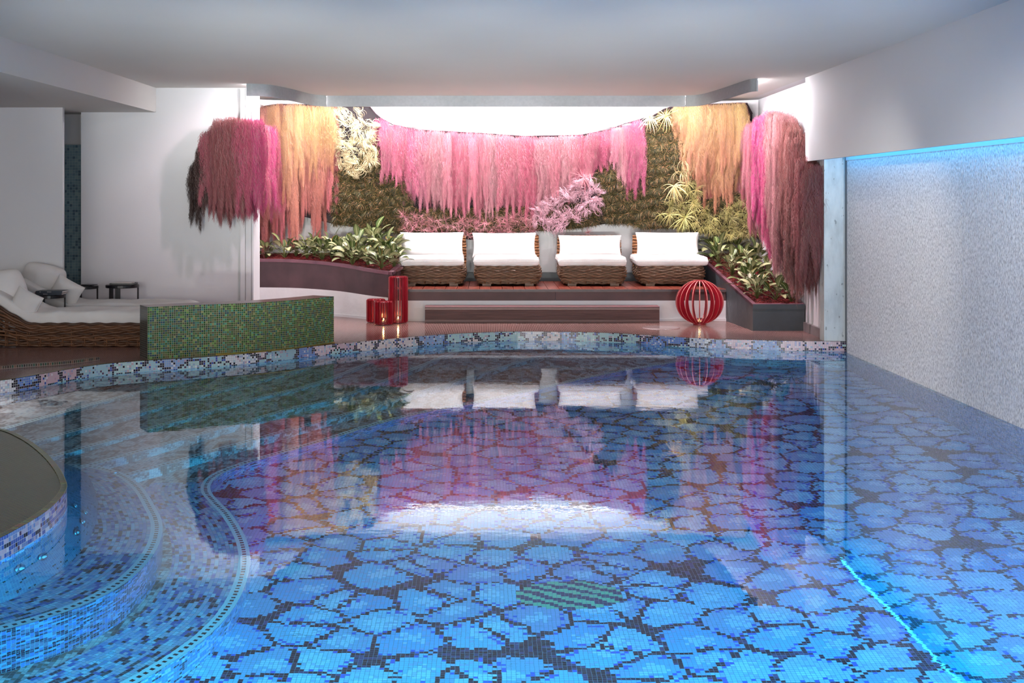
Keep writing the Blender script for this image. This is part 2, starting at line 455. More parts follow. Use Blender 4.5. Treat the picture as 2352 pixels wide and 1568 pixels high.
ROSET = mosaic_random('partition_top_mosaic', [(3,(120,92,94)),(2,(130,104,104)),(1,(108,84,86))], (150,132,130), .14, .25)
DECKT = mosaic_random('deck_mosaic', [(3,(104,66,62)),(2,(112,72,66)),(2,(96,60,58))], (150,118,110), .13, .14, tilt=.012)
PLTOP = mosaic_random('plinth_top_mosaic', [(4,(80,62,42)),(3,(60,68,44)),(2,(96,72,48)),(2,(54,44,32)),(1,(78,90,58))], (120,128,98), .12, .2, tilt=.01)
EDGEG = mosaic_random('green_edge_tiles', [(3,(26,84,50)),(2,(20,40,26)),(2,(60,96,44)),(2,(70,50,30)),(1,(120,130,70)),(1,(140,50,44))], (170,160,120), .14, .12, aspect=1.3)
EDGEB = mosaic_random('brown_edge_tiles', [(3,(70,66,56)),(2,(56,50,48)),(2,(50,76,64)),(1,(110,84,70))], (166,146,134), .14, .15, aspect=1.3)
PILT = mosaic_random('pillar_mosaic', [(4,(120,148,158)),(2,(104,132,144)),(1,(84,108,124)),(1,(132,158,164))], (150,166,170), .10, .25, tile=.034)
BAND = m_band()
PFLOOR = m_poolfloor()
BENCHT = m_runs()
RISER = m_runs('riser_mosaic', [(3,(40,34,62)),(3,(120,108,140)),(5,(92,126,186)),(4,(150,168,204)),(2,(196,168,190)),(3,(70,108,190))])
PSIDE = m_runs('plinth_side_mosaic', [(2,(36,32,54)),(4,(70,100,180)),(5,(120,150,200)),(3,(196,186,206)),(2,(216,220,228)),(1,(90,60,90))], (190,196,200))
PBACK = m_runs('bench_back_mosaic', [(1,(44,36,48)),(7,(84,98,130)),(5,(100,112,140)),(3,(70,86,124)),(2,(104,92,112))])
TREAD = m_wood_mosaic()
LADDER = m_ladder()
STONE = m_stone()
RAING = m_rainglass()
MOSS = m_moss(); AIRP = m_airplant(); FERN = m_fern(); LEAF = m_leaf()
STEM = simple('plant_stem', lin((92,96,50)), .5, .15, 20)
MULCH = simple('red_bark_mulch', lin((120,34,34)), .8, .5, 40)
SOIL = simple('planter_soil', lin((70,26,28)), .9, .4, 25, bumpd=.01, bscale=30)
BACKM = simple('black_felt_backing', lin((30,22,26)), .9, .3, 6)
CHROME = simple('brushed_chrome', lin((200,205,210)), .18, .04, 30, metal=1)
GREYSK = simple('grey_stone_skirting', lin((130,122,122)), .4, .12, 12)
PAPER = simple('pale_paper', lin((214,208,204)), .7, .03, 10)
BOOKD = simple('dark_blue_book_cloth', lin((44,54,66)), .5, .1, 12)
BOOKP = simple('pinkish_grey_cover', lin((110,96,104)), .5, .1, 12)
DARKGL = simple('dark_magazine', lin((40,36,42)), .35, .3, 30)
WAX = simple('white_wax', lin((236,214,180)), .5, .03, 10)

S.cycles.adaptive_threshold = 0.025; S.cycles.max_bounces = 8; S.cycles.diffuse_bounces = 3; S.cycles.glossy_bounces = 4; S.cycles.transmission_bounces = 6
# ------------------------------------------------------------------ camera
cd = bpy.data.cameras.new('camera'); cam = bpy.data.objects.new('camera', cd); C.objects.link(cam)
cam.location = (0,0,1.6); cam.rotation_euler = (pi/2, 0, 0)
cd.sensor_width = 36; cd.lens = 36*2900/2352; cd.shift_x = 56/2352; cd.shift_y = -329/2352
cd.clip_end = 200
S.camera = cam
S.view_settings.view_transform = 'Standard'; S.view_settings.look = 'None'; S.view_settings.gamma = 1
S.view_settings.exposure = 0

def at(x, y, d):
    """the point seen at photo pixel x, y and distance d from the camera plane"""
    return ((x-1120)*d/2900, d, 1.6-(y-455)*d/2900)

# ------------------------------------------------------------------ room shell
def struct(name, mb, mat, **k):
    o = mb.build(name, mat, **k); tag(o, kind='structure'); return o

b = MB(); b.box(-3.94, 3.46, -3.0, 17.3, 2.91, 3.05); struct('ceiling', b, CEILM)
b = MB(); b.box(-9.0, -3.94, -3.0, 15.4, 2.62, 3.05); struct('ceiling_left', b, CEILM)
# left walls
b = MB(); b.box(-4.83, -2.77, 15.0, 15.35, .1, 2.92)
struct('wall_left', b, WHITE)
b = MB(); b.box(-7.6, -4.78, 14.2, 14.26, .1, 2.62); struct('wall_left_block', b, WHITE)
b = MB(); b.box(-7.6, -4.5, 15.36, 15.5, .1, 2.95); b.box(-7.6,-7.4,14.26,15.36,.1,2.62); struct('wall_left_recess', b, WHITE)
b = MB(); b.box(-9.0, -8.8, -3, 15.2, -.1, 2.62); struct('wall_far_left', b, WHITE)
# tiled pillar panel standing in the recess
b = MB(); x0 = (149-1120)*15.3/2900; x1 = (190-1120)*15.3/2900
b.box(x0, x1, 15.3, 15.36, .1, 1.6-(332-455)*15.3/2900)
o = b.build('tiled_pillar', PILT); tag(o, 'narrow blue-grey mosaic pillar in the white wall recess behind the side tables', 'pillar')
# jamb at the niche corner, with two shadow grooves
b = MB()
for (xa, xb) in ((551,562),(563.5,576),(577.2,581)):
    b.box((xa-1120)*14.9/2900, (xb-1120)*14.9/2900, 14.93, 15.0, .1, 2.9)
b.box((552-1120)*14.9/2900, (580.5-1120)*14.9/2900, 14.955, 15.0, .1, 2.9)
struct('trim_1', b, WHITE)
# niche walls: side, curved back with a step under the ceiling
back = spline([(-3.06,15.35),(-3.06,16.5),(-2.9,16.85),(-2.3,17.0),(-1.2,17.05),(0.5,17.08),(2.2,17.06),(3.1,17.0),(3.45,16.9),(3.6,16.8)], 6)
b = MB()
for i in range(len(back)-1):
    p, q = back[i], back[i+1]
    b.quad((*q,.0),(*p,.0),(*p,2.95),(*q,2.95), uv=[(0,0)]*4)
    b.quad((q[0],q[1]+.2,.0),(p[0],p[1]+.2,.0),(p[0],p[1]+.2,2.95),(q[0],q[1]+.2,2.95), uv=[(0,0)]*4)
struct('wall_back', b, WROUGH, smooth=False)
# thin ledge high on the back wall with a light slot beneath it
b = MB(); b.box(-1.9, 2.4, 16.92, 17.1, 2.575, 2.60); struct('trim_2', b, WHITE)
# right wall under and beyond the bulkhead
b = MB(); b.box(3.6, 3.9, 13.42, 17.3, .0, 2.95); struct('wall_right', b, WHITE)
b = MB(); b.box(3.46, 4.6, -3.0, 13.75, 2.0, 2.2); b.box(3.46, 3.60, -3.0, 13.75, 2.0, 3.05)
b = MB(); b.box(3.46, 3.50, -3.0, 13.75, 2.0, 3.05)
struct('wall_right_bulkhead', b, WHITE)
b = MB(); b.box(3.50, 3.95, 13.0, 13.75, 2.22, 3.05); b.box(3.46, 3.9, 13.75, 17.3, 2.91, 3.05)
b.box(3.50, 3.95, -3.0, 13.0, 2.22, 2.3); struct('ceiling_slot', b, WHITE)
# lintel strip at the top of the glass
b = MB(); b.box(3.716, 3.95, -3.0, 13.1, 1.99, 2.03); struct('trim_3', b, WHITE)
# baseboard grey on right wall
b = MB(); b.box(3.57, 3.6, 13.42, 14.28, .1, .2); struct('baseboard_right', b, GREYSK)
# stone column at the pool corner
b = MB(); b.box((1893-1120)*13.25/2900, (1947-1120)*13.25/2900+.06, 13.25, 13.42, .1, 2.22)
o = bevel(struct('wall_right_stone_pier', b, STONE), .008)
# glass wall: four panes, seams between
ys = [3.0, 5.6, 8.72, 9.9, 11.05, 13.07]
for i in range(len(ys)-1):
    b = MB(); b.box(3.72, 3.745, ys[i]+.004, ys[i+1]-.004, -.02, 1.99)
    o = b.build('window_%d' % (i+1), RAING); tag(o, kind='structure')
b = MB(); b.box(3.69, 3.9, 3.0, 13.2, -.06, -.012); struct('trim_4', b, BAND)
b = MB(); b.box(3.75, 3.95, 2.6, 13.4, -1.4, 2.2); struct('wall_right_behind_glass', b, simple('grey_render', lin((120,124,130)), .8))
# unseen wall behind the camera, openings added for the fill lamps
b = MB(); b.box(-9.0, 4.6, -3.2, -3.0, -.3, .5); b.box(-9.0, 4.6, -3.2, -3.0, 2.55, 3.05)
for x in (-9.0, -6.4, -3.8, -1.2, 1.4, 4.0): b.box(x, x+.4, -3.2, -3.0, .5, 2.55)
struct('wall_front', b, WHITE)
b = MB(); b.box(3.95, 4.6, -3, 3.2, -.3, 3.05); struct('wall_right_near', b, WHITE)

# deck floor and pool basin
cop = spline([(-7.6,8.6),(-6.2,9.0),(-5.2,9.45),(-4.5,9.9),(-4.01,10.38),(-3.83,10.71),(-3.66,11.10),(-3.45,11.43),(-3.14,11.67),(-2.7,11.9),(-2.2,12.3),(-1.55,13.0),(-0.78,13.68),(-0.2,14.04),(0.46,14.2),(1.35,14.05),(2.19,13.55),(2.95,13.31),(3.4,13.24),(3.95,13.2)], 6)
b = MB(); b.poly([(x,y,.1) for x,y in cop] + [(3.95,17.4,.1),(-9,17.4,.1),(-9,8.4,.1)])
struct('floor', b, DECKT)
b = MB(); b.box(-9, 4.6, -3.2, 2.7, -.12, .0); b.box(-9, -7.6, 2.7, 8.6, -.12, .1); struct('floor_near', b, DECKT)
inn = offset_poly(cop, .0)
b = MB(); strip(b, cop, cop, -1.4, .1)
struct('pool_wall_back', b, BAND)
b = MB(); strip(b, offset_poly(cop, -.004), offset_poly(cop, .03), .103, .103, vscale=.75)
u = 0
struct('pool_edge', b, EDGEB)
# green edge only beside the partition and to its left
seg = [p for p in cop if p[0] < -1.6]
b = MB(); strip(b, offset_poly(seg, -.006), offset_poly(seg, .032), .1045, .1045, vscale=.68); struct('pool_edge_green', b, EDGEG)
b = MB(); b.poly([(-9,2.6,-1.25),(4,2.6,-1.25),(4,17,-1.25),(-9,17,-1.25)]); struct('pool_floor', b, PFLOOR)
b = MB(); b.quad((4,2.7,-1.3),(-9,2.7,-1.3),(-9,2.7,.0),(4,2.7,0), uv=[(0,0),(13,0),(13,1.3),(0,1.3)]); struct('pool_wall_front', b, RISER)
b = MB(); b.quad((3.735,2.7,-1.3),(3.735,13.3,-1.3),(3.735,13.3,-.03),(3.735,2.7,-.03), uv=[(0,0),(10.6,0),(10.6,1.27),(0,1.27)]); struct('pool_wall_right', b, RISER)
# water
b = MB(); b.quad((-8.8,2.7,0),(3.735,2.7,0),(3.735,14.6,0),(-8.8,14.6,0))
o = b.build('pool_water', m_water()); tag(o, 'clear rippled blue pool water between the mosaic edges', 'water', kind='stuff')

# underwater steps and benches
nose2 = spline([(2.2,13.6),(1.2,12.6),(.5,11.7),(-.14,10.91),(-.45,10.6),(-.7,10.28),(-.93,9.92),(-1.14,9.53),(-1.33,9.2),(-1.49,8.94),(-1.66,8.64),(-1.76,8.38),(-1.78,8.16),(-1.74,7.94),(-1.64,7.71),(-1.52,7.46),(-1.4,7.16),(-1.31,6.89),(-1.24,6.6),(-1.2,6.28),(-1.19,5.99),(-1.21,5.74),(-1.27,5.48),(-1.38,5.2),(-1.55,4.9),(-1.85,4.5),(-2.3,4.2),(-3.0,3.9)], 4)
nose1 = spline([(-2.75,8.14),(-2.6,8.13),(-2.49,8.09),(-2.35,7.98),(-2.2,7.79),(-2.04,7.5),(-1.89,7.15),(-1.76,6.82),(-1.69,6.55),(-1.65,6.28),(-1.64,6.0),(-1.67,5.73),(-1.76,5.48),(-1.92,5.26),(-2.2,5.02),(-2.7,4.8),(-3.3,4.7)], 5)
plin = spline([(-4.2,8.55),(-3.6,8.42),(-3.18,8.22),(-2.90,7.90),(-2.62,7.46),(-2.39,7.03),(-2.24,6.70),(-2.17,6.5),(-2.13,6.26),(-2.115,6.02),(-2.13,5.77),(-2.17,5.52),(-2.3,5.3),(-2.6,5.12),(-3.1,5.0),(-3.8,4.95)], 5)
pbase = spline([(-4.2,8.6),(-3.4,8.5),(-2.9,8.3),(-2.56,7.97),(-2.36,7.56),(-2.2,7.14),(-2.09,6.72),(-2.03,6.39),(-2.01,6.04),(-2.04,5.76),(-2.12,5.50),(-2.3,5.26),(-2.7,5.05),(-3.2,4.95),(-3.9,4.9)], 5)
steps = [(-1.02, nose2, [(-3,3.5),(-8.8,3.5),(-8.8,14.4),(2.2,14.4)], BENCHT, 1)]
def line(a, m, e):
    return spline([a, m, e], 8)
L = [(-.15, [(-3.55,8.5),(-3.40,8.89),(-3.2,9.59),(-2.96,10.4),(-2.62,11.3),(-2.3,12.4)]),
     (-.28, [(-3.2,8.3),(-3.06,8.57),(-2.71,9.55),(-2.29,10.78),(-1.9,11.7),(-1.4,13.2)]),
     (-.42, [(-2.95,8.0),(-2.82,8.23),(-2.43,9.22),(-1.94,10.48),(-1.5,11.4),(-.9,13.8)]),
     (-.55, [(-2.64,7.9),(-2.52,8.15),(-2.09,9.05),(-1.56,10.17),(-1.1,11.1),(-.2,14.2)]),
     (-.78, [(-2.45,7.85),(-2.26,8.13),(-1.87,8.83),(-1.4,9.67),(-.85,10.7),(.9,14.3)])]
def tread(z, edge, close, name, topm, nosing=True, rows=0, poly=None):
    b = MB(); pts = list(edge) + close
    b.poly([(x,y,z) for x,y in pts]); struct(name, b, topm)
    b = MB(); strip(b, edge, edge, z-.5, z-.001); struct(name+'_riser', b, RISER)
    if nosing:
        b = MB(); strip(b, offset_poly(edge, -.002) if False else edge, offset_poly(edge, SGN*.0612), z+.003, z+.003); struct(name+'_nosing', b, LADDER)
SGN = -1
# footwell bench
b = MB(); b.poly([(x,y,-1.02) for x,y in nose2] + [(-8.8,3.6,-1.02),(-8.8,14.4,-1.02),(2.2,14.4,-1.02)]); struct('pool_bench_lower', b, TREAD)
b = MB(); strip(b, nose2, nose2, -1.3, -1.021); struct('pool_riser_lower', b, RISER)
i0 = next(i for i, p in enumerate(nose2) if p[1] < 8.2)
near = nose2[i0:]
b = MB()
prev = offset_poly(near, -.0612)
wid = [.12,.2,.3,.4,.5,.6]
cur = near
def off_safe(c, d): return offset_poly(c, d)
b2 = MB(); strip(b2, off_safe(near, -.06), off_safe(near, -.40), -1.0175, -1.0175); 
# rows continue under the upper bench
struct('pool_bench_rows', b2, BENCHT)
b = MB(); strip(b, nose2, offset_poly(nose2, -.0612), -1.015, -1.015); struct('pool_nosing_lower', b, LADDER)
for k, (z, pts) in enumerate(L):
    e = spline(pts, 6)
    b = MB(); b.poly([(x,y,z) for x,y in e] + [(-1.2,15,z) if False else (-3.0,15,z),(-8.8,15,z),(-8.8,7.5,z),(-3.4,7.5,z)]); struct('pool_step', b, TREAD)
    b = MB(); strip(b, e, e, z-.3, z-.001); struct('pool_step_riser', b, TREAD)
    b = MB(); strip(b, e, offset_poly(e, .0612), z+.003, z+.003); struct('pool_step_nosing', b, LADDER)
# upper bench around the plinth
b = MB(); b.poly([(x,y,-.553) for x,y in nose1] + [(-4.5,4.7,-.553),(-4.5,8.1,-.553)]); struct('pool_bench_upper', b, BENCHT)
b = MB(); strip(b, nose1, nose1, -1.1, -.551); struct('pool_riser_upper', b, m_runs('dark_riser_mosaic', [(4,(28,24,50)),(4,(62,50,84)),(4,(84,92,150)),(3,(110,130,176)),(3,(120,90,120)),(2,(60,96,170))]))
b = MB(); strip(b, offset_poly(nose1, -.06), offset_poly(nose1, -.46), -.549, -.549); struct('pool_bench_upper_rows', b, BENCHT)
b = MB(); strip(b, nose1, offset_poly(nose1, -.0612), -.546, -.546); struct('pool_nosing_upper', b, LADDER)
# plinth
b = MB(); b.poly([(x,y,.1) for x,y in plin] + [(-8.7,4.9,.1),(-8.7,8.6,.1)], uv=[(x*.75+y*.66, -x*.66+y*.75) for x,y in plin] + [(-8.7*.75+4.9*.66, 8.7*.66+4.9*.75),(-8.7*.75+8.6*.66, 8.7*.66+8.6*.75)])
struct('plinth_top', b, PLTOP)
b = MB(); strip(b, offset_poly(plin, .002), offset_poly(plin, -.03), .1035, .1035, vscale=.8); struct('plinth_edge', b, EDGEG)
b = MB(); strip(b, offset_poly(plin, .004), plin, -.06, .1); struct('plinth_band', b, PSIDE)
def resample(c, n):
    d = [0]
    for i in range(1, len(c)): d.append(d[-1]+math.dist(c[i], c[i-1]))
    out = []
    for k in range(n):
        s = d[-1]*k/(n-1); j = max(i for i in range(len(d)) if d[i] <= s+1e-9); j = min(j, len(c)-2)
        f = (s-d[j])/max(d[j+1]-d[j], 1e-9); out.append((c[j][0]+(c[j+1][0]-c[j][0])*f, c[j][1]+(c[j+1][1]-c[j][1])*f))
    return out
pa, pb = resample(plin, 90), resample(pbase, 90)
b = MB(); strip(b, pb, pa, -.55, -.05); struct('plinth_back_rest', b, PBACK)

# water jets in the bench back and a bubble button
def jet(p, nrm, label):
    t = empty('jet_nozzle', p); t.rotation_euler = Vector(nrm).to_track_quat('Z', 'Y').to_euler()
    tag(t, label, 'jet nozzle', 'jet nozzles in the bench back')
    b = MB(); b.lathe([(.018,.0),(.042,.002),(.044,.008),(.034,.013),(.020,.012),(.018,.006)], 24); b.build('flange', CHROME, t, smooth=True)
    b = MB(); b.lathe([(.0,.012),(.010,.015),(.017,.012),(.019,.004)], 16); b.build('nozzle', PAPER, t, smooth=True)
def refr(x, y, z):
    """where the sight line of a photo pixel meets height z under the water"""
    dx = (x-1120)/2900; tt = (y-455)/2900; h = math.sqrt(dx*dx+1); n = math.sqrt(h*h+tt*tt)
    s = h/n/1.333; D = 1.6/tt*h + (-z)*s/math.sqrt(1-s*s); return (dx*D/h, D/h)
for (x, y, lab) in ((35,1307,'chrome jet nozzle nearest the lower left corner of the curved bench back'),
                    (92,1280,'chrome jet nozzle, second from the lower left along the bench back'),
                    (169,1224,'chrome jet nozzle in the reddish patch of the bench back, lower of the pair'),
                    (183,1200,'chrome jet nozzle in the reddish patch of the bench back, upper of the pair'),
                    (191,1178,'pale jet nozzle just above the reddish patch of the bench back'),
                    (171,1162,'pale jet nozzle beside the right end of the round plinth')):
    best = None
    for k in range(60):
        f = .15+.6*k/60; z = -.05-.5*f
        X, Y = refr(x, y, z)
        for i in range(len(pa)-1):
            qx = pa[i][0]+(pb[i][0]-pa[i][0])*f; qy = pa[i][1]+(pb[i][1]-pa[i][1])*f
            dd = math.dist((X,Y),(qx,qy))
            if best is None or dd < best[0]: best = (dd, qx, qy, z, i)
    _, qx, qy, z, i = best
    tx, ty = pa[i+1][0]-pa[i][0], pa[i+1][1]-pa[i][1]; l = math.hypot(tx, ty)
    nv = (-ty/l, tx/l, .2)
    if nv[0] < 0: nv = (ty/l, -tx/l, .2)
    jet((qx+nv[0]*.004, qy+nv[1]*.004, z), nv, lab)
b = MB(); b.lathe([(0,.03),(.02,.028),(.026,.015),(.028,0)], 20)
X, Y = refr(263, 1087, -.55)
o = b.build('air_button', CHROME, smooth=True, loc=(X, Y, -.545)); tag(o, 'small round chrome button on the far end of the curved pool bench', 'button')
# channel near left edge of the deck: raised mosaic lip
b = MB(); pl = spline([(-4.9,10.55),(-4.2,11.15),(-3.82,11.42),(-3.6,11.72)], 6)
strip(b, pl, offset_poly(pl, .06), .125, .125); strip(b, pl, pl, .1, .125); strip(b, offset_poly(pl,.06), offset_poly(pl,.06), .1, .125)
o = b.build('drain_kerb', EDGEB); tag(o, 'low dark mosaic kerb of the foot channel on the left deck', 'kerb')
b = MB(); b.lathe([(0,.006),(.20,.006),(.215,.004),(.22,0)], 40)
o = b.build('deck_disc', simple('pale_disc', lin((150,128,126)), .15, .05), smooth=True, loc=((1520-1120)*14.55/2900, 14.62, .101)); tag(o, 'flat round pale disc on the tiled deck between the step and the globe lantern', 'lid')  # flat glossy pale disc lying just above the deck tiles

# ------------------------------------------------------------------ ceiling boards (fascia) with lights behind
def board(name, pts, z0, z1, th=.02):
    b = MB(); o2 = offset_poly(pts, th)
    n = len(pts)
    for i in range(n-1):
        b.quad((*pts[i],z0),(*pts[i+1],z0),(*pts[i+1],z1),(*pts[i],z1)); b.quad((*o2[i+1],z0),(*o2[i],z0),(*o2[i],z1),(*o2[i+1],z1))
        b.quad((*pts[i+1],z0),(*pts[i],z0),(*o2[i],z0),(*o2[i+1],z0)); b.quad((*pts[i],z1),(*pts[i+1],z1),(*o2[i+1],z1),(*o2[i],z1))
    for i in (0, n-1): b.quad((*pts[i],z0),(*o2[i],z0),(*o2[i],z1),(*pts[i],z1))
    return struct(name, b, TRIMG)
bl = spline([(-2.76,14.44),(-2.66,14.46),(-2.50,14.62),(-2.36,15.1),(-2.27,15.6),(-2.2,15.95),(-2.06,16.13)], 8)
bc = [(-2.06,16.15),(2.53,16.15)]
br = spline([(2.53,16.13),(2.66,16.0),(2.73,15.7),(2.80,15.0),(2.84,14.4),(2.88,13.95),(2.94,13.80)], 8)
board('trim_5', bl, 2.77, 2.912); board('trim_6', bc, 2.77, 2.912); board('trim_7', br, 2.77, 2.912)
def led(name, pts, z, w, mat, label, cat='light'):
    b = MB(); q = offset_poly(pts, w)
    for i in range(len(pts)-1):
        b.quad((*pts[i],z),(*q[i],z),(*q[i+1],z),(*pts[i+1],z))
        b.quad((*pts[i],z+.01),(*pts[i+1],z+.01),(*q[i+1],z+.01),(*q[i],z+.01))
        b.quad((*pts[i],z),(*pts[i+1],z),(*pts[i+1],z+.01),(*pts[i],z+.01))
        b.quad((*q[i+1],z),(*q[i],z),(*q[i],z+.01),(*q[i+1],z+.01))
    o = b.build(name, mat); tag(o, label, cat); return o
LEDW = emit('led_white', (1.0,.94,.98), 400)
led('led_strip', offset_poly(bl[4:], .06), 2.885, .02, LEDW, 'white light strip hidden behind the curved left ceiling board')
led('led_strip', offset_poly(bc, .10), 2.885, .03, LEDW, 'white light strip hidden behind the long straight ceiling board')
led('led_strip', offset_poly(br[:-5], .06), 2.885, .02, LEDW, 'white light strip hidden behind the curved right ceiling board')
led('led_strip', [(-1.2,16.95),(1.9,16.95)], 2.56, .025, emit('led_soft', (1,.95,1), 7), 'white light strip under the high ledge of the back wall')
led('led_strip', [(3.66,3.0),(3.66,13.05)], 2.14, .03, emit('led_blue', (.02,.42,.95), 27), 'blue light strip in the slot above the textured glass wall')

# ------------------------------------------------------------------ green mosaic partition
gp = spline([(-3.166,11.77),(-2.70,12.05),(-2.43,12.15),(-2.05,12.38),(-2.141+.35,12.60),(-1.59,13.03)], 6)
gp = spline([(-3.17,11.77),(-2.71,12.03),(-2.43,12.16),(-2.14,12.36),(-1.86,12.66),(-1.59,13.05)], 6)
gb = offset_poly(gp, .28)
part = empty('mosaic_partition', (0,0,0)); tag(part, 'long low curved partition wall faced in green glass mosaic beside the pool', 'partition wall')
b = MB(); strip(b, gp, gp, .1, .585); strip(b, gb, gb, .1, .585); b.build('mosaic_face', GREENT, part)
b = MB(); strip(b, gp, gb, .5855, .5855, vscale=1); b.build('top_face', ROSET, part)
b = MB()
for i in (0, len(gp)-1):
    w_ = .28; b.quad((*gp[i],.1),(*gb[i],.1),(*gb[i],.585),(*gp[i],.585), uv=[(0,.1),(w_,.1),(w_,.585),(0,.585)])
b.build('end_face', DKT, part)
b = MB(); q = offset_poly(gp, -.012)[8:]; b.tube([(*p,.108) for p in q], .006, 6); b.build('brass_line', simple('brass', lin((190,160,80)), .3, .05, 10, metal=1), part)

# ------------------------------------------------------------------ platform, step, kerb
plat = empty('wooden_platform', (0,0,0)); tag(plat, 'raised platform of red-brown boards carrying the four wicker armchairs', 'platform')
b = MB(); x = -1.22
while x < 2.9:
    b.box(x+.003, min(x+.137, 2.92), 15.43, 16.96, .455, .487); x += .14
b.build('deck_boards', PLANK, plat)
b = MB(); x = -1.22
while x < 2.95:
    x1 = min(x+2.05, 2.95); b.box(x+.0015, x1-.0015, 15.45, 15.49, .348, .455); x += 2.05
b.build('fascia', FASC, plat)
b = MB(); b.box(-1.22, 2.95, 15.425, 15.45, .457, .484); b.build('nosing', simple('dark_edge', lin((66,50,54)), .45, .3, 12), plat)
b = MB(); b.box(-1.25, 2.98, 15.44, 15.60, .1, .348); o = b.build('plinth', WHITE, plat)
b = MB(); b.box(-1.25, 2.98, 15.425, 15.44, .1, .13); b.build('skirting', WHITE, plat)
b = MB(); b.box(-1.22, 2.93, 15.60, 16.95, .1, .455); b.build('core', STEELD, plat)
b = MB(); b.box(-1.22, 2.75, 16.97, 17.03, .1, .60); o = b.build('back_kerb', STEELD); tag(o, 'low dark metal kerb at the rear of the platform below the white wall', 'kerb')
st = empty('step_block', (0,0,0)); tag(st, 'long low dark wood step in front of the platform', 'step')
b = MB(); b.box(-.755, 2.07, 15.21, 15.42, .1, .283); bevel(b.build('body', BENCHW, st), .004)
b = MB(); b.box(-.757, 2.072, 15.205, 15.42, .284, .296); bevel(b.build('top', simple('step_top', lin((128,62,66)), .3, .1, 5), st), .003)
b = MB(); b.box(-.757, 2.072, 15.203, 15.212, .262, .272); b.box(-.757, 2.072, 15.203, 15.212, .126, .131); b.box(-.757, 2.072, 15.203, 15.212, .110, .114); b.build('edge_strip', simple('step_line', lin((150,112,104)), .3, .1, 5), st)

# ------------------------------------------------------------------ cushions
def cushion_mesh(w, d, h, seed=0, N=26, pinch=.05, sag=.0, puff=.28, wr=.006, box=False, pw=5, rnd=0):
    """soft box: width w (x), depth d (y), thickness h (z), centre at origin"""
    b = MB(); V = {}
    def P(u, v, s):
        r = max(1e-4, (1-abs(u)**(10 if box else pw))*(1-abs(v)**(10 if box else pw)))
        e = r**(puff) if max(abs(u),abs(v)) < .9999 else 0
        cx = 1-pinch*(1-v*v)*abs(u)**3; cy = 1-pinch*(1-u*u)*abs(v)**3
        k2 = 1-rnd*(u*u*v*v); x = u*w/2*cx*k2; y = v*d/2*cy*k2
        z = s*h/2*e
        nz = mnoise.noise(Vector((x*3.1+seed*7, y*3.1, s*2.0)))*wr*2 + mnoise.noise(Vector((x*9+seed*3, y*9, s)))*wr
        k = 1-abs(u)**3; z += s*nz*e - sag*(1-u*u)*(1-v*v)
        # corner folds
        return (x, y, z)
    def warp(i): 
        t = -1+2*i/N; return math.copysign(1-(1-abs(t))**1.5, t)
    for s in (1, -1):
        for i in range(N+1):
            for j in range(N+1): V[(s,i,j)] = P(warp(i), warp(j), s)
        for i in range(N):
            for j in range(N):
                q = [V[(s,i,j)], V[(s,i+1,j)], V[(s,i+1,j+1)], V[(s,i,j+1)]]
                if s < 0: q = q[::-1]
                b.quad(*q)
    return b
def piping(w, d, pinch=.05, r=.004, n=20):
    b = MB(); pts = []
    for k in range(4*n):
        side, t = divmod(k, n); t = -1+2*t/n
        u, v = ((t,-1),(1,t),(-t,1),(-1,-t))[side]
        cx = 1-pinch*(1-v*v)*abs(u)**3; cy = 1-pinch*(1-u*u)*abs(v)**3
        pts.append((u*w/2*cx*.997, v*d/2*cy*.997, 0))
    b.tube(pts, r, 5, closed=True); return b

# ------------------------------------------------------------------ wicker
def rrect(w, d, r, n=7):
    pts = []
    for (cx, cy, a0) in ((w/2-r, -d/2+r, -pi/2), (w/2-r, d/2-r, 0), (-w/2+r, d/2-r, pi/2), (-w/2+r, -d/2+r, pi)):
        for k in range(n+1):
            a = a0+pi/2*k/n; pts.append((cx+r*math.cos(a), cy+r*math.sin(a)))
    return pts
def closed_resample(c, step):
    c = list(c)+[c[0]]; d = [0]
    for i in range(1, len(c)): d.append(d[-1]+math.dist(c[i], c[i-1]))
    n = max(8, int(round(d[-1]/step))); n += n % 2; out = []; j = 0
    for k in range(n):
        s = d[-1]*k/n
        while d[j+1] < s: j += 1
        f = (s-d[j])/max(d[j+1]-d[j], 1e-9); out.append((c[j][0]+(c[j+1][0]-c[j][0])*f, c[j][1]+(c[j+1][1]-c[j][1])*f))
    return out, d[-1]
def weave(b, outline_at, zs, stake=.10, amp=.010, r=.009, sub=6, jit=.003, sides=5):
    """rows of strands; outline_at(k, z) gives the plan outline"""
    for k, z in enumerate(zs):
        ol = outline_at(k, z); base, Lg = closed_resample(ol, .02)
        ns = int(round(Lg/stake)); ns += ns % 2
        pts, _ = closed_resample(ol, Lg/(ns*sub))
        m = len(pts); out = []
        for i in range(m):
            a = Vector(pts[(i-1) % m]); c = Vector(pts[(i+1) % m]); t = (c-a).normalized(); nrm = Vector((t.y, -t.x))
            ph = pi*i/sub + (k % 2)*pi
            zz = z if not callable(z) else z(pts[i])
            o = amp*math.sin(ph)
            out.append((pts[i][0]+nrm.x*o, pts[i][1]+nrm.y*o, zz + jit*math.sin(i*.9+k*2.1)))
        b.tube(out, r, sides, closed=True)
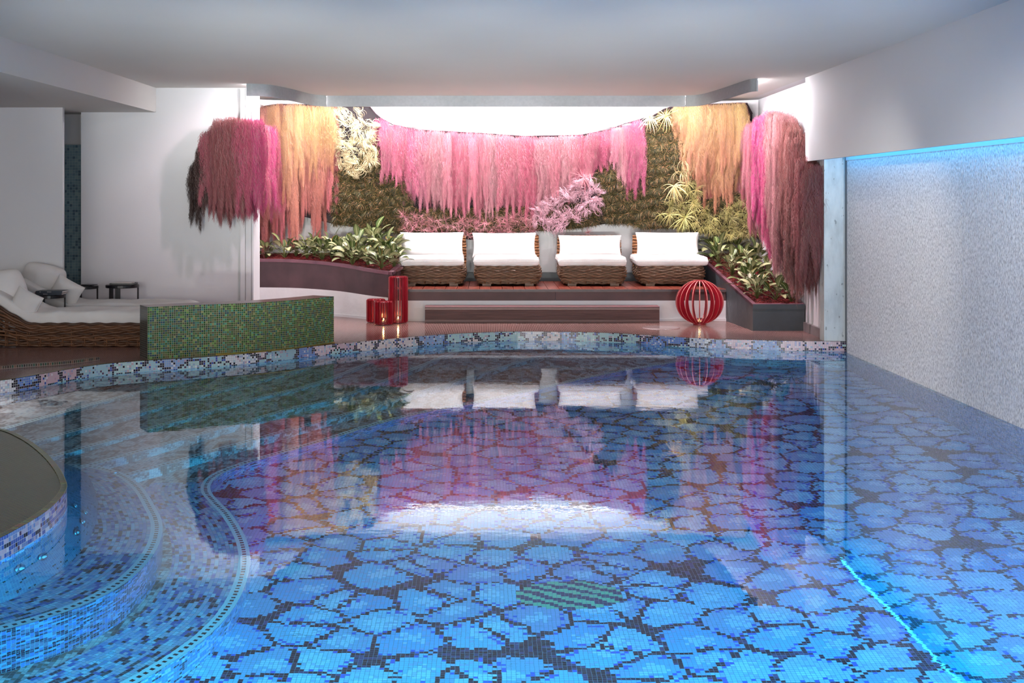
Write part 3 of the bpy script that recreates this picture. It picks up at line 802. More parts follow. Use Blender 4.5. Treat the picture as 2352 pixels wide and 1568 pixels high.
def make_armchair(seed):
    W, D, H = .80, .84, .236
    t = empty('wicker_armchair'); 
    b = MB(); n = 13
    def ol(k, z):
        f = (k+.5)/n; bulge = .030*math.sin(pi*min(1, f*1.05)) ; s = -.045*(1-f)**2
        return rrect(W+2*(bulge+s), D+2*(bulge+s), .09)
    zs = [.022+H*(k+.5)/n for k in range(n)]
    weave(b, ol, zs, .105, .009, .0092)
    base_ = b.build('woven_base', WIC, t, smooth=True)
    b = MB()
    st_, _ = closed_resample(rrect(W-.01, D-.01, .09), .105)
    for p in st_:
        b.tube([(p[0]*.95, p[1]*.95, .03), (p[0], p[1], .12), (p[0], p[1], H+.01)], .007, 5)
        b.tube([(p[0]*.95+.012, p[1]*.95, .03), (p[0]+.012, p[1], .12), (p[0]+.012, p[1], H+.01)], .007, 5)
    b.prism(rrect(W-.07, D-.07, .07), .03, H-.01)
    b.build('stakes', WICD, base_)
    # backrest: woven slab tilted back
    b = MB(); bw = W+.04
    def ob(k, z): 
        f = (z-.2)/.42; return [(x, y+D/2-.07+.05*f) for x, y in rrect(bw-.03*abs(f-.4), .12, .055)]
    weave(b, ob, [.20+.41*k/21 for k in range(22)], .09, .009, .0095)
    back_ = b.build('woven_backrest', WICT, t, smooth=True)
    b = MB(); b.prism([(x, y+D/2-.05) for x, y in rrect(bw-.06, .07, .03)], .2, .6); b.build('backrest_core', WICD, back_)
    for sx in (-1, 1):
        for sy in (-1, 1):
            b = MB(); b.box(sx*.27-.055, sx*.27+.055, sy*.34-.05, sy*.34+.05, 0, .028); b.build('foot', WIC, t)
    return t
proto = make_armchair(0)
chairs = [(992,0,'leftmost, beside the left planter leaves and behind the tall red lantern',.012),(1167,1,'second from the left along the platform',0),(1364,2,'third from the left along the platform',-.01),(1545,3,'rightmost, behind the red globe lantern',-.02)]
spec = [  # seat cushion centre px, width px ; back cushion centre px, width, top y
    (990,151,992,146,534),(1163,152,1158,146,535),(1361,158,1355,145,541),(1545,166,1533,145,534)]
FRONT = 15.97
for i, (px, k, where, rz) in enumerate(chairs):
    c = proto if i == 0 else copy_tree(proto)
    X = (px-1120)*FRONT/2900
    c.location = (X, FRONT+.42, .488); c.rotation_euler = (0,0,rz)
    tag(c, 'low wicker lounge chair, ' + where, 'chair', 'wicker lounge chairs on the platform')
    sx, sw, bx, bw, by = spec[i]
    w = sw*FRONT/2900
    cm = cushion_mesh(w, .86, .135, seed=i+1, pinch=.03, puff=.16, wr=.005, box=True)
    o = cm.build('seat_cushion', FAB, smooth=True, weld=True, loc=((sx-1120)*FRONT/2900, FRONT+.41, .488+.236+.022+.055)); o.rotation_euler = (0, 0, rz)
    tag(o, 'thick white seat cushion on the wicker chair ' + ('at the left end','second from the left','third from the left','at the right end')[i], 'cushion', 'white seat cushions')
    piping(w, .86, .03).build('piping', FAB, o, smooth=True)
    d = 16.52; wb = bw*d/2900; hb = .335 if i != 2 else .30
    cm = cushion_mesh(wb, hb, .17, seed=i+11, pinch=.055, puff=.36, wr=.008)
    zt = 1.6-(by-455)*d/2900
    o = cm.build('back_cushion', FAB, smooth=True, weld=True, loc=((bx-1120)*d/2900, d, zt-hb/2+.005)); o.rotation_euler = (math.radians(76), 0, rz)
    tag(o, 'plump white back cushion leaning on the wicker chair ' + ('at the left end','second from the left','third from the left','at the right end')[i], 'cushion', 'white back cushions')
    piping(wb, hb, .055).build('piping', FAB, o, smooth=True)

# ------------------------------------------------------------------ lanterns
GLASS = NT('clear_glass'); g_ = GLASS.n('ShaderNodeBsdfGlass'); g_.inputs['IOR'].default_value = 1.15; GLASS.l(g_.outputs[0], GLASS.out.inputs[0]); GLASS = GLASS.m
FLAME = emit('candle_flame', (1,.52,.14), 40)
def candle(loc, label):
    t = empty('candle_jar', loc); tag(t, label, 'candle', 'candles in the red lanterns')
    b = MB(); b.lathe([(.0,.003),(.030,.003),(.036,.02),(.034,.055),(.030,.062),(.028,.055),(.030,.02),(.026,.007),(0,.007)], 24); b.build('glass', GLASS, t, smooth=True)
    b = MB(); b.lathe([(0,.008),(.024,.008),(.024,.028),(0,.029)], 20); b.build('wax', WAX, t)
    b = MB(); b.lathe([(0,.030),(.005,.036),(.006,.042),(.003,.052),(0,.060)], 12); b.build('flame', FLAME, t, smooth=True)
    l = bpy.data.lights.new('candle_glow', 'POINT'); l.energy = .35; l.color = (1,.6,.25); l.shadow_soft_size = .01
    lo = bpy.data.objects.new('candle_glow', l); C.objects.link(lo); lo.location = (loc[0], loc[1], loc[2]+.075)
def fin(b, prof, a, th):
    """prof: closed list of (r, z); flat radial board of thickness th at angle a"""
    ca, sa = math.cos(a), math.sin(a); n = len(prof)
    F = [(r*ca-th/2*sa*-1, r*sa-th/2*ca, z) for r, z in prof]
    G = [(r*ca-th/2*sa, r*sa+th/2*ca, z) for r, z in prof]
    F = [(r*ca+th/2*sa, r*sa-th/2*ca, z) for r, z in prof]
    b.poly(F); b.poly(G[::-1])
    for i in range(n):
        j = (i+1) % n; b.quad(F[i], G[i], G[j], F[j])
def strip_fin(b, outer, inner, a, th):
    ca, sa = math.cos(a), math.sin(a)
    def m(p, s): return (p[0]*ca+s*th/2*sa, p[0]*sa-s*th/2*ca, p[1])
    for i in range(len(outer)-1):
        o0,o1,i0_,i1_ = outer[i],outer[i+1],inner[i],inner[i+1]
        b.quad(m(o0,1),m(o1,1),m(i1_,1),m(i0_,1)); b.quad(m(o1,-1),m(o0,-1),m(i0_,-1),m(i1_,-1))
        b.quad(m(o0,-1),m(o1,-1),m(o1,1),m(o0,1)); b.quad(m(i1_,-1),m(i0_,-1),m(i0_,1),m(i1_,1))
def cyl_lantern(px, py, Rr, H, label):
    t = empty('slatted_lantern', (px, py, .1)); tag(t, label, 'lantern', 'red slatted cylinder lanterns')
    b = MB(); w = .034; rc = .022; out = []; inn_ = []
    for k in range(5):
        a = pi/2*k/4; out.append((Rr-rc+rc*math.sin(a), .004+rc-rc*math.cos(a))); inn_.append((Rr-w, .016))
    out = [(Rr-.06,.004)]+out; inn_ = [(Rr-.06,.014)]+inn_
    top = [(r, H-z) for r, z in out[::-1]]; topi = [(r, H-z) for r, z in inn_[::-1]]
    for k in range(16): strip_fin(b, out+top, inn_+topi, 2*pi*(k+.5)/16, .007)
    b.build('slats', REDL, t)
    for nm, z in (('base_disc', .006), ('top_disc', H-.020)):
        b = MB(); b.lathe([(.0 if nm == 'base_disc' else Rr-.07, z),(Rr-.012, z),(Rr-.012, z+.012),(.0 if nm == 'base_disc' else Rr-.07, z+.012)], 32, closed=(nm != 'base_disc')); b.build(nm, REDL, t)
cyl_lantern((914.5-1120)*15.2/2900, 15.22, .118, .565, 'tall red slatted cylinder lantern beside the end of the left planter')
cyl_lantern((881-1120)*15.0/2900, 15.0, .114, .285, 'short red slatted cylinder lantern standing in front of the other two')
cyl_lantern((863-1120)*15.25/2900-.0, 15.27, .116, .287, 'short red slatted cylinder lantern at the left, half hidden behind the front one')
for (px, d, lab) in ((914.5,15.22,'lit candle in a glass inside the tall red lantern'),(881,15.0,'lit candle in a glass inside the front short red lantern'),(863,15.27,'lit candle in a glass inside the rear short red lantern')):
    candle(((px-1120)*d/2900, d, .118), lab)
GX, GY, GR = (1608.5-1120)*14.95/2900, 15.0, .283
t = empty('globe_lantern', (GX, GY, .1)); tag(t, 'large round red globe lantern on the deck before the right end of the platform', 'lantern')
b = MB(); out = []; inn_ = []; HZ = .262
for k in range(25):
    a = -pi/2+.20+(pi-.40)*k/24
    out.append((GR*math.cos(a), HZ+.006+HZ*math.sin(a))); wd = .052
    inn_.append(((GR-wd)*math.cos(a)*.99, HZ+.006+(HZ-.02)*math.sin(a)))
for k in range(20): strip_fin(b, out, inn_, 2*pi*(k+.5)/20, .010)
b.build('slats', REDL, t)
b = MB()
for k in range(20): strip_fin(b, [(r*1.004, HZ+.006+(z-HZ-.006)*1.004) for r, z in out], out, 2*pi*(k+.5)/20, .0098)
b.build('slat_edges', PALEE, t)
for nm, z in (('base_disc', .0), ('top_disc', 2*HZ-.01)):
    b = MB(); b.lathe([(.0 if nm=='base_disc' else .03, z),(.075, z),(.075, z+.012),(.0 if nm=='base_disc' else .03, z+.012)], 32, closed=(nm != 'base_disc')); b.build(nm, REDL, t)
candle((GX, GY, .113), 'lit candle in a glass inside the round red globe lantern')

# ------------------------------------------------------------------ planters
def zL(d): return .697+.125*(d-15.4)
def zLb(d): return .379+.07*(d-15.4)
lf = spline([(-3.05,16.36),(-2.6,16.32),(-2.27,16.22),(-1.865,16.0),(-1.47,15.64),(-1.16,15.42)], 6)
pl = empty('planter_box', (0,0,0)); tag(pl, 'long curved aged metal planter on the left, beside the tall lantern', 'planter')
b = MB()
def wall_strip(b, A, za, zb):
    u = 0
    for i in range(len(A)-1):
        b.quad((*A[i], za(A[i][1])),(*A[i+1], za(A[i+1][1])),(*A[i+1], zb(A[i+1][1])),(*A[i], zb(A[i][1])))
side = [(-1.16,15.42),(-1.13,15.7),(-1.06,16.2),(-1.0,16.9)]
wall_strip(b, lf, zLb, lambda d: zL(d)-.03); wall_strip(b, side, zLb, lambda d: zL(d)-.03)
lfi = offset_poly(lf, .03); wall_strip(b, lfi, zLb, lambda d: zL(d)-.03)
b.poly([(x,y,zLb(y)) for x,y in lf+side+[(-3.05,16.9)]])
b.build('trough', RUSTD, pl)
b = MB()
for ln in (lf, side):
    o1 = offset_poly(ln, -.008); o2 = offset_poly(ln, .05)
    for i in range(len(ln)-1):
        z0, z1 = zL(ln[i][1]), zL(ln[i+1][1])
        b.quad((*o1[i],z0),(*o1[i+1],z1),(*o2[i+1],z1),(*o2[i],z0)); b.quad((*o1[i],z0-.04),(*o1[i+1],z1-.04),(*o1[i+1],z1),(*o1[i],z0)); b.quad((*o2[i+1],z1-.04),(*o2[i],z0-.04),(*o2[i],z0),(*o2[i+1],z1))
b.build('rim', RIM, pl)
b = MB(); b.poly([(x,y,zL(y)-.02) for x,y in lfi+[(-1.06,15.7),(-1.05,16.2),(-1.03,16.95),(-3.04,16.9)]]); o = b.build('soil', SOIL, pl)
# white base wall under the left planter
b = MB(); wall_strip(b, lf, lambda d: .1, lambda d: zLb(d)); wall_strip(b, [(-1.16,15.42),(-1.14,15.6)], lambda d: .1, lambda d: zLb(d)); struct('wall_planter_base', b, WROUGH)
b = MB(); lo_ = offset_poly(lf, -.012); wall_strip(b, lo_, lambda d: .1, lambda d: .132)
for i in range(len(lo_)-1): b.quad((*lo_[i],.132),(*lo_[i+1],.132),(*lf[i+1],.132),(*lf[i],.132))
struct('baseboard_left', b, WHITE)
def zR(d): return .403+.17*(d-14.28)
pr = empty('planter_box', (0,0,0)); tag(pr, 'sloping dark green-grey metal planter trough against the right wall', 'planter')
A_ = [(3.585,14.28),(3.0,14.28),(2.86,16.15),(2.78,16.97),(3.585,16.97)]
b = MB(); wall_strip(b, A_, lambda d: .1, lambda d: zR(d)-.01)
b.quad((3.585,14.28,.1),(3.585,14.28,zR(14.28)-.01),(3.585,16.97,zR(16.97)-.01),(3.585,16.97,.1)); b.build('trough', STEELD, pr)
b = MB(); inn2 = [(3.555,14.32),(3.04,14.32),(2.90,16.15),(2.83,16.93),(3.555,16.93)]; A2 = A_[:]
for i in range(5):
    j = (i+1) % 5; p0,p1,q0,q1 = A2[i],A2[j],inn2[i],inn2[j]
    b.quad((*p0,zR(p0[1])),(*p1,zR(p1[1])),(*q1,zR(q1[1])),(*q0,zR(q0[1])))
    b.quad((*p0,zR(p0[1])-.035),(*p1,zR(p1[1])-.035),(*p1,zR(p1[1])),(*p0,zR(p0[1])))
    b.quad((*q0,zR(q0[1])-.05),(*q1,zR(q1[1])-.05),(*q1,zR(q1[1])),(*q0,zR(q0[1])))
b.build('rim', RIM, pr)
b = MB(); b.box(3.0,3.59,14.272,14.285,zR(14.28)-.055,zR(14.28)-.002); b.build('front_lip', STEELD, pr)
b = MB(); b.poly([(x,y,zR(y)-.03) for x,y in inn2]); b.build('soil', SOIL, pr)
# red bark chips: one mass in each planter
def chips(name, label, n, fn):
    b = MB()
    for _ in range(n):
        x, y, z = fn(); a = random.uniform(0, pi); s = random.uniform(.008,.02); w = s*.45
        M = Matrix.Rotation(a, 3, 'Z') @ Matrix.Rotation(random.uniform(-.9,.9), 3, 'X')
        p = Vector((x,y,z+.004)); v = [p+M@Vector(q) for q in ((-s,-w,0),(s,-w,.002),(s,w,0),(-s,w,.003))]
        v2 = [q+Vector((0,0,-.004)) for q in v]
        b.quad(*[tuple(q) for q in v])
        for i in range(4): b.quad(tuple(v[i]),tuple(v2[i]),tuple(v2[(i+1)%4]),tuple(v[(i+1)%4]))
    o = b.build(name, MULCH); tag(o, label, 'mulch', kind='stuff')
def fr():
    y = random.uniform(14.33,16.9); return (random.uniform(3.03-(y-14.3)*.075,3.55), y, zR(y)-.028)
def frontL(x):
    for i in range(len(lf)-1):
        if lf[i][0] <= x <= lf[i+1][0]:
            f = (x-lf[i][0])/(lf[i+1][0]-lf[i][0]); return lf[i][1]+(lf[i+1][1]-lf[i][1])*f
    return 15.5
def fl():
    x = random.uniform(-3.02,-1.12); y = random.uniform(frontL(x)+.06, 16.85); return (x, y, zL(y)-.018)
chips('bark_mulch', 'red bark mulch spread in the right planter', 2600, fr)
chips('bark_mulch', 'red bark mulch spread in the left planter', 2200, fl)

# leafy plants
def leaf(b, base, dirv, L, W, droop, twist):
    """curved leaf blade with a folded midrib"""
    d = Vector(dirv).normalized(); up = Vector((0,0,1)); sd = d.cross(up).normalized() if abs(d.z) < .98 else Vector((1,0,0))
    n = 7; p = Vector(base); rows = []
    cur = d.copy()
    for i in range(n+1):
        t = i/n; w = W*math.sin(pi*min(1, t*.95+.04))**.75*(1-.2*t)
        if i == n: w = .0008
        nr = sd.cross(cur).normalized(); s2 = (sd*math.cos(twist)+nr*math.sin(twist))
        rows.append((p-s2*w/2+nr*w*.08, p.copy(), p+s2*w/2+nr*w*.08, t))
        p = p+cur*(L/n); cur = (cur+Vector((0,0,-droop/n))).normalized()
    k0 = len(b.v)
    for r_ in rows: b.v += [tuple(r_[0]), tuple(r_[1]), tuple(r_[2])]
    for i in range(n):
        for c in (0, 1):
            a = k0+i*3+c; b.f.append((a, a+1, a+4, a+3))
            u0, u1 = c*.5, (c+1)*.5; b.uv.append([(u0, i/n),(u1, i/n),(u1,(i+1)/n),(u0,(i+1)/n)])
def make_plant(seed, n=16, H=.3, Lf=.2):
    rd = random.Random(seed); t = empty('leafy_plant'); bl_, bs = MB(), MB()
    for i in range(n):
        a = 2.4*i+rd.uniform(-.4,.4); f = (i+.5)/n; el = .25+1.05*(1-f)**.8 if True else 0
        hh = H*(.25+.75*(1-f))*rd.uniform(.7,1.1); rad = .05+.09*f
        tip = Vector((math.cos(a)*rad, math.sin(a)*rad, hh*.9+.03))
        bs.tube([(0,0,0),(tip.x*.3,tip.y*.3,tip.z*.6),tuple(tip)], [.005,.004,.0025], 5)
        dv = (math.cos(a)*math.cos(el), math.sin(a)*math.cos(el), math.sin(el)*.8+.1)
        leaf(bl_, tip, dv, Lf*rd.uniform(.75,1.15), Lf*.56*rd.uniform(.85,1.15), rd.uniform(.6,1.7), rd.uniform(-.5,.5))
    bl_.build('leaves', LEAF, t, smooth=True); bs.build('stems', STEM, t, smooth=True)
    return t
plants = [make_plant(s, n, H, Lf) for s, n, H, Lf in ((1,24,.34,.19),(2,20,.26,.175),(3,17,.20,.16),(4,26,.40,.20),(5,9,.15,.15))]
used = set()
def place_plant(k, X, Y, Z, rz, sc, label, grp):
    t = plants[k] if k not in used else copy_tree(plants[k])
    used.add(k); t.location = (X, Y, Z); t.rotation_euler = (0,0,rz); t.scale = (sc,sc,sc); tag(t, label, 'plant', grp)
LP = [(612,16.5,2,.8,'small leafy plant at the far left end of the left planter under the moss tips'),
      (655,16.5,4,1.2,'sparse upright leafy plant second from the left in the left planter'),
      (705,16.45,1,.85,'leafy plant near the left bend of the left planter'),
      (722,16.6,0,.75,'leafy plant with raised leaves behind the left part of the left planter'),
      (762,16.45,0,.85,'bushy variegated plant in the middle of the left planter'),
      (788,16.25,1,.85,'pale leaved plant left of the tallest plant in the left planter'),
      (822,16.3,0,.95,'broad pale leaved plant in the left planter right of the middle'),
      (858,16.6,3,.98,'tallest leafy plant at the back of the left planter'),
      (845,15.95,1,.8,'low leafy plant at the front edge of the left planter'),
      (884,16.2,0,.9,'large leafy plant near the right end of the left planter'),
      (876,15.72,2,1.0,'plant with leaves drooping over the front rim of the left planter'),
      (905,15.85,1,.85,'leafy plant at the right corner of the left planter by the chair'),
      (800,16.5,1,.9,'variegated plant against the white wall in the left planter'),
      (740,16.35,2,1.0,'low leafy plant with drooping leaves at the centre bend of the left planter')]
LP += [(680,16.6,1,.7,'small plant behind the left bend of the left planter, against the white wall'),
       (810,16.0,2,1.1,'low broad leafed plant at the front edge near the middle of the left planter'),
       (868,16.35,0,.8,'pale plant just in front of the tallest plant in the left planter'),
       (900,16.4,1,.95,'plant reaching toward the leftmost chair at the back of the left planter')]
for px, d, k, sc, lab in LP:
    place_plant(k, (px-1120)*d/2900, d, zL(d)-.02, random.uniform(0,6), sc, lab, 'leafy plants in the left planter')
RP = [(3.00,16.75,0,.85,'tall leafy plant at the rear left corner of the right planter'),
      (3.30,16.75,1,.9,'leafy plant at the rear middle of the right planter'),
      (3.45,16.2,3,.75,'leafy plant with one upright dark leaf along the wall side of the right planter'),
      (2.98,16.3,0,.9,'wide pale plant spilling over the left rim at the rear of the right planter'),
      (3.22,16.0,1,1.0,'pale plant in the rear half of the right planter'),
      (3.05,15.75,0,.8,'plant spilling over the left rim half way down the right planter'),
      (3.42,15.5,1,.85,'upright plant beside the wall half way down the right planter'),
      (3.20,15.35,0,.85,'large pale plant in the middle of the right planter'),
      (3.08,15.0,1,.9,'plant leaning over the left rim in the front half of the right planter'),
      (3.12,14.62,1,.9,'plant drooping over the front left corner of the right planter'),
      (3.42,14.9,2,.9,'small plant in the red mulch of the right planter, wall side'),
      (3.32,14.55,4,1.1,'small low plant near the front of the right planter'),
      (3.48,14.48,4,1.0,'single flat pale leafed plant at the front right corner of the right planter')]
for X, d, k, sc, lab in RP:
    place_plant(k, X, d, zR(d)-.03, random.uniform(0,6), sc, lab, 'leafy plants in the right planter')

# ------------------------------------------------------------------ living wall
# felt backing
D0 = 16.82
def wz(y, d=D0): return 1.6-(y-455)*d/2900
top = [(583,262),(600,246),(640,240),(700,241),(770,243),(850,246),(868,268),(900,286),(960,299),(1100,306),(1200,313),(1330,311),(1400,298),(1430,286),(1500,266),(1530,248),(1580,242),(1715,237),(1728,262)]
bot = [(583,430),(600,470),(640,488),(700,498),(760,513),(800,520),(870,528),(920,535),(990,540),(1060,548),(1090,552),(1110,540),(1200,530),(1250,530),(1330,524),(1390,514),(1440,513),(1480,526),(1560,524),(1640,538),(1700,546),(1728,545)]
def interp(c, x):
    if x <= c[0][0]: return c[0][1]
    for i in range(len(c)-1):
        if x <= c[i+1][0]: return c[i][1]+(c[i+1][1]-c[i][1])*(x-c[i][0])/(c[i+1][0]-c[i][0])
    return c[-1][1]
bk = empty('moss_wall_backing', (0,0,0)); tag(bk, 'black felt backing of the living plant wall with a wavy outline', 'plant wall')
b = MB(); xs = [583+ (1728-583)*i/90 for i in range(91)]
def dep(x):
    e = min(1, max(0, (900-x)/300)); f = min(1, max(0, (x-1480)/240)); return 16.93-.28*e-.22*f
for i in range(90):
    xa, xb = xs[i], xs[i+1]; P_ = []
    for x in (xa, xb):
        d = dep(x); P_.append(((x-1120)*d/2900, d, wz(interp(top,x), d), wz(interp(bot,x), d)))
    (X0,d0,t0,b0),(X1,d1,t1,b1) = P_
    b.quad((X0,d0,b0),(X1,d1,b1),(X1,d1,t1),(X0,d0,t0)); b.quad((X0,d0,t0),(X1,d1,t1),(X1,17.02,t1),(X0,17.02,t0)); b.quad((X0,17.02,b0),(X1,17.02,b1),(X1,d1,b1),(X0,d0,b0))
b.build('felt', BACKM, bk)
b = MB(); b.tube([((x-1120)*dep(x)/2900, dep(x)-.01, wz(interp(top,x), dep(x))+.003) for x in xs], .007, 6); b.build('edge_roll', simple('dark_edge_roll', lin((52,30,40)), .7, .3, 20), bk)

# hanging moss: curly strands gathered in a tapering lock, unit length prototypes
def make_lock(seed, Lg, w=.13, ns=900, tips=4, r=.0018):
    R = np.random.default_rng(seed); M = 7
    t0 = R.random(ns)**.85*.95
    tipx = R.uniform(-1,1,tips); tipl = R.uniform(.6,1.0,tips); tipl[0] = 1
    k = R.integers(0,tips,ns)
    th = R.uniform(0,2*pi,ns); rr = np.sqrt(R.random(ns))
    ln = R.uniform(.05,.13,ns)
    tz = t0*tipl[k]
    wid = w*(.75+.35*np.sin(np.clip(t0*1.3,0,1)*pi))*np.clip(1.12-t0**2.6*1.02,.05,1)
    split = np.clip((t0-.35)/.65,0,1)
    cx = tipx[k]*w*.85*split + rr*np.cos(th)*wid*.8*(1-.6*split) + .012*np.sin(t0*9+seed)
    cy = rr*np.sin(th)*wid*.5
    cz = -tz*Lg
    s = np.linspace(0,1,M)[None,:]
    ph = R.uniform(0,2*pi,ns)[:,None]; fr = R.uniform(.8,2.3,ns)[:,None]; ra = R.uniform(.004,.015,ns)[:,None]
    dx = R.normal(0,.012,ns)[:,None]
    X = cx[:,None]+ra*np.cos(ph+2*pi*fr*s)+dx*s; Y = cy[:,None]+ra*np.sin(ph+2*pi*fr*s); Z = cz[:,None]-ln[:,None]*s+.006*np.cos(ph*3+7*s)
    P = np.stack([X,Y,Z],-1)                      # ns,M,3
    offs = np.array([[r,0,0],[-r*.5,r*.87,0],[-r*.5,-r*.87,0]])
    tap = (1-.6*np.linspace(0,1,M))[None,:,None,None]
    V = (P[:,:,None,:]+offs[None,None]*tap).reshape(-1,3)
    base = (np.arange(ns)*M*3)[:,None,None]; i = (np.arange(M-1)*3)[None,:,None]; kk = np.arange(3)[None,None,:]; k2 = (kk+1) % 3
    F = np.stack([base+i+kk, base+i+k2, base+i+3+k2, base+i+3+kk],-1).reshape(-1,4)
    me = bpy.data.meshes.new('spanish_moss'); me.vertices.add(len(V)); me.vertices.foreach_set('co', V.ravel())
    me.loops.add(F.size); me.loops.foreach_set('vertex_index', F.ravel().astype(np.int32))
    me.polygons.add(len(F)); me.polygons.foreach_set('loop_start', np.arange(0,F.size,4,dtype=np.int32)); 
    me.update(calc_edges=True); me.validate(); me.materials.append(MOSS)
    return me
LOCKS = {}
for L_ in (.6, 1.0, 1.5):
    LOCKS[L_] = [make_lock(int(L_*100)+s, L_, ns=int(1700*L_+450), tips=3+s) for s in range(4)]
def lock(X, Y, ztop, length, col, label, grp, wx=1.0, al=0.):
    L_ = min(LOCKS, key=lambda q: abs(math.log(q/length)))
    o = bpy.data.objects.new('spanish_moss', random.choice(LOCKS[L_])); C.objects.link(o)
    wx = random.uniform(.62,1.0); Y += random.uniform(-.03,.05) if Y > 14 else 0
    o.location = (X, Y, ztop); o.scale = (wx*random.uniform(.9,1.15), wx, length/L_); o.rotation_euler = (0, 0, random.choice((0, pi))+random.uniform(-.3,.3))
    j = random.uniform(.85,1.12); o.color = (*[min(1, v*j) for v in lin(col)], al); tag(o, label, 'hanging moss', grp)
def mixc(a, b, t): return tuple(a[i]+(b[i]-a[i])*t for i in range(3))
YEL, PEACH, PINK, MAG, DUST, BRN, DRK = (244,212,150),(244,192,158),(228,126,152),(224,92,158),(230,168,178),(168,120,112),(96,78,76)
def wob(x, k=1.0, s=0.0): return min(1, max(0, .5+.35*math.sin(x*.043*k+s)+.25*math.sin(x*.11*k+s*2)+random.uniform(-.12,.12)))
# centre curtain
cbot = [(868,430),(900,410),(925,430),(945,485),(980,470),(1010,500),(1060,495),(1100,510),(1150,490),(1200,500),(1250,495),(1300,470),(1335,440),(1372,395),(1400,380),(1425,410),(1445,445),(1470,475)]
x = 874.
while x < 1474:
    for layer in (0, 1):
        xx = x+layer*8+random.uniform(-3,3); d = dep(xx)-.08-.07*layer
        yt = interp(top, xx)+random.uniform(-4,3)+layer*random.choice((0,0,10)); yb = interp(cbot, xx)+random.uniform(-28,16)-layer*random.uniform(0,30)
        e = min(1, abs(xx-1170)/300.)
        col = mixc(mixc(DUST, PINK, wob(xx)), MAG, max(0, e-.55)*1.5*wob(xx, 1.7, 1))
        lock((xx-1120)*d/2900, d, wz(yt,d), max(.35,(yb-yt)*d/2900), col, 'lock of pink hanging moss in the centre curtain above the four chairs', 'pink hanging moss in the centre')
    x += 12
# left yellow block
lbot = [(590,560),(606,585),(618,588),(630,500),(645,570),(680,575),(692,500),(708,490),(722,545),(735,565),(748,500),(768,510)]
x = 592.
while x < 768:
    for layer in (0, 1, 2):
        xx = x+random.uniform(-4,4); d = dep(xx)-.06-.08*layer
        yt = interp(top, xx)+random.uniform(-5,2); yb = interp(lbot, xx)+random.uniform(-20,12)
        if layer == 2: yb = yt+(yb-yt)*random.uniform(.45,.8)
        t_ = min(1, max(0, (xx-600)/110))
        col = mixc(PEACH, YEL, t_) if layer == 2 else (mixc(PEACH, PINK, wob(xx)*.6) if layer == 1 else mixc(BRN, PEACH, .6))
        if xx < 608: col = mixc(PEACH, PINK, .3)
        lock((xx-1120)*d/2900, d, wz(yt,d), (yb-yt)*d/2900, col, 'lock of peach and yellow hanging moss left of the white air plants', 'yellow hanging moss on the left', al=.9)
    x += 13
# right yellow block
rbot = [(1560,330),(1585,400),(1605,450),(1640,480),(1680,470),(1712,455)]
x = 1563.
while x < 1716:
    for layer in (0, 1, 2):
        xx = x+random.uniform(-4,4); d = dep(xx)-.06-.08*layer
        yt = interp(top, xx)+random.uniform(-4,3); yb = interp(rbot, xx)+random.uniform(-14,14)
        if layer == 2: yb = yt+(yb-yt)*random.uniform(.5,.8)
        col = mixc(YEL, PEACH, wob(xx)*.5+ (0 if layer else .4)) if layer else mixc(PEACH, PINK, .4)
        lock((xx-1120)*d/2900, d, wz(yt,d), max(.3,(yb-yt)*d/2900), col, 'lock of yellow and peach hanging moss right of the green tufts', 'yellow hanging moss on the right', al=.8)
    x += 11
# right wall drape
rtop = [(13.32,1.97),(13.66,2.02),(13.8,2.22),(14.1,2.44),(14.5,2.60),(14.95,2.66),(15.4,2.62),(16.0,2.58),(16.7,2.56)]
rlow = [(13.32,.78),(13.7,.55),(14.1,.50),(14.5,.60),(15.0,.74),(15.5,.9),(16.0,1.08),(16.7,1.35)]
y = 13.32
while y < 16.7:
    for layer in (0, 1):
        d = y+random.uniform(-.04,.04); X = 3.52-.10*layer if d < 13.74 else 3.50-.11*layer-.04*math.sin(min(1,(d-13.7)/2.5)*pi)
        zt = interp(rtop, d)-random.uniform(0,.04); zb = interp(rlow, d)+random.uniform(-.08,.1)
        col = mixc(BRN, PINK, .1+.35*wob(d*60)) if d < 14.3 else (mixc(BRN, DUST, .4+.5*wob(d*60)) if d < 14.9 else mixc(PINK, MAG, wob(d*60)*.8))
        if d > 15.8: col = mixc(PINK, DUST, random.random())
        if layer == 1 and d > 13.75: zb = zt-(zt-zb)*random.uniform(.6,.95)
        lock(X, d, zt, zt-zb, col, 'pink and brown hanging moss lock draped on the right wall by the stone pier', 'hanging moss on the right wall')
    y += .07
# left bush hung round the corner of the wall
ltop = [(448,372),(462,330),(480,290),(505,268),(535,266),(560,264),(592,268)]
lb2 = [(448,520),(462,470),(480,500),(505,520),(535,545),(560,492),(592,496)]
for layer in (0, 1, 2):
    x = 449.
    while x < 594:
        xx = x+random.uniform(-3,3); d = 14.80-.09*layer-.10*math.sin((xx-448)/150*pi)
        yt = interp(ltop, xx)+random.uniform(0,8); yb = interp(lb2, xx)+random.uniform(-25,25)
        if layer: yb = min(yb, 470+random.uniform(0,35))
        col = DRK if xx < 470 else (mixc(BRN, PINK, .1+.5*wob(xx)) if xx < 555 else mixc(PINK, MAG, wob(xx)*.6))  # leftmost locks darker: the bush's unlit side put into the colour
        lock((xx-1120)*d/2900, d, 1.6-(yt-455)*d/2900, max(.4,(yb-yt)*d/2900), col, 'dark and pink moss lock in the rounded bush at the left wall corner', 'hanging moss bush on the left', al=0)
        x += 13
# the strip between bush and yellow block
for k in range(8):
    xx = 590+k*1.6; d = 15.1+k*.2
    lock(-2.90+.02*k-.0, d, 2.60-.01*k, 1.1+random.uniform(-.2,.2), mixc(MAG, PINK, random.random()), 'lock of bright pink hanging moss between the left bush and the yellow moss', 'bright pink hanging moss at the niche corner')

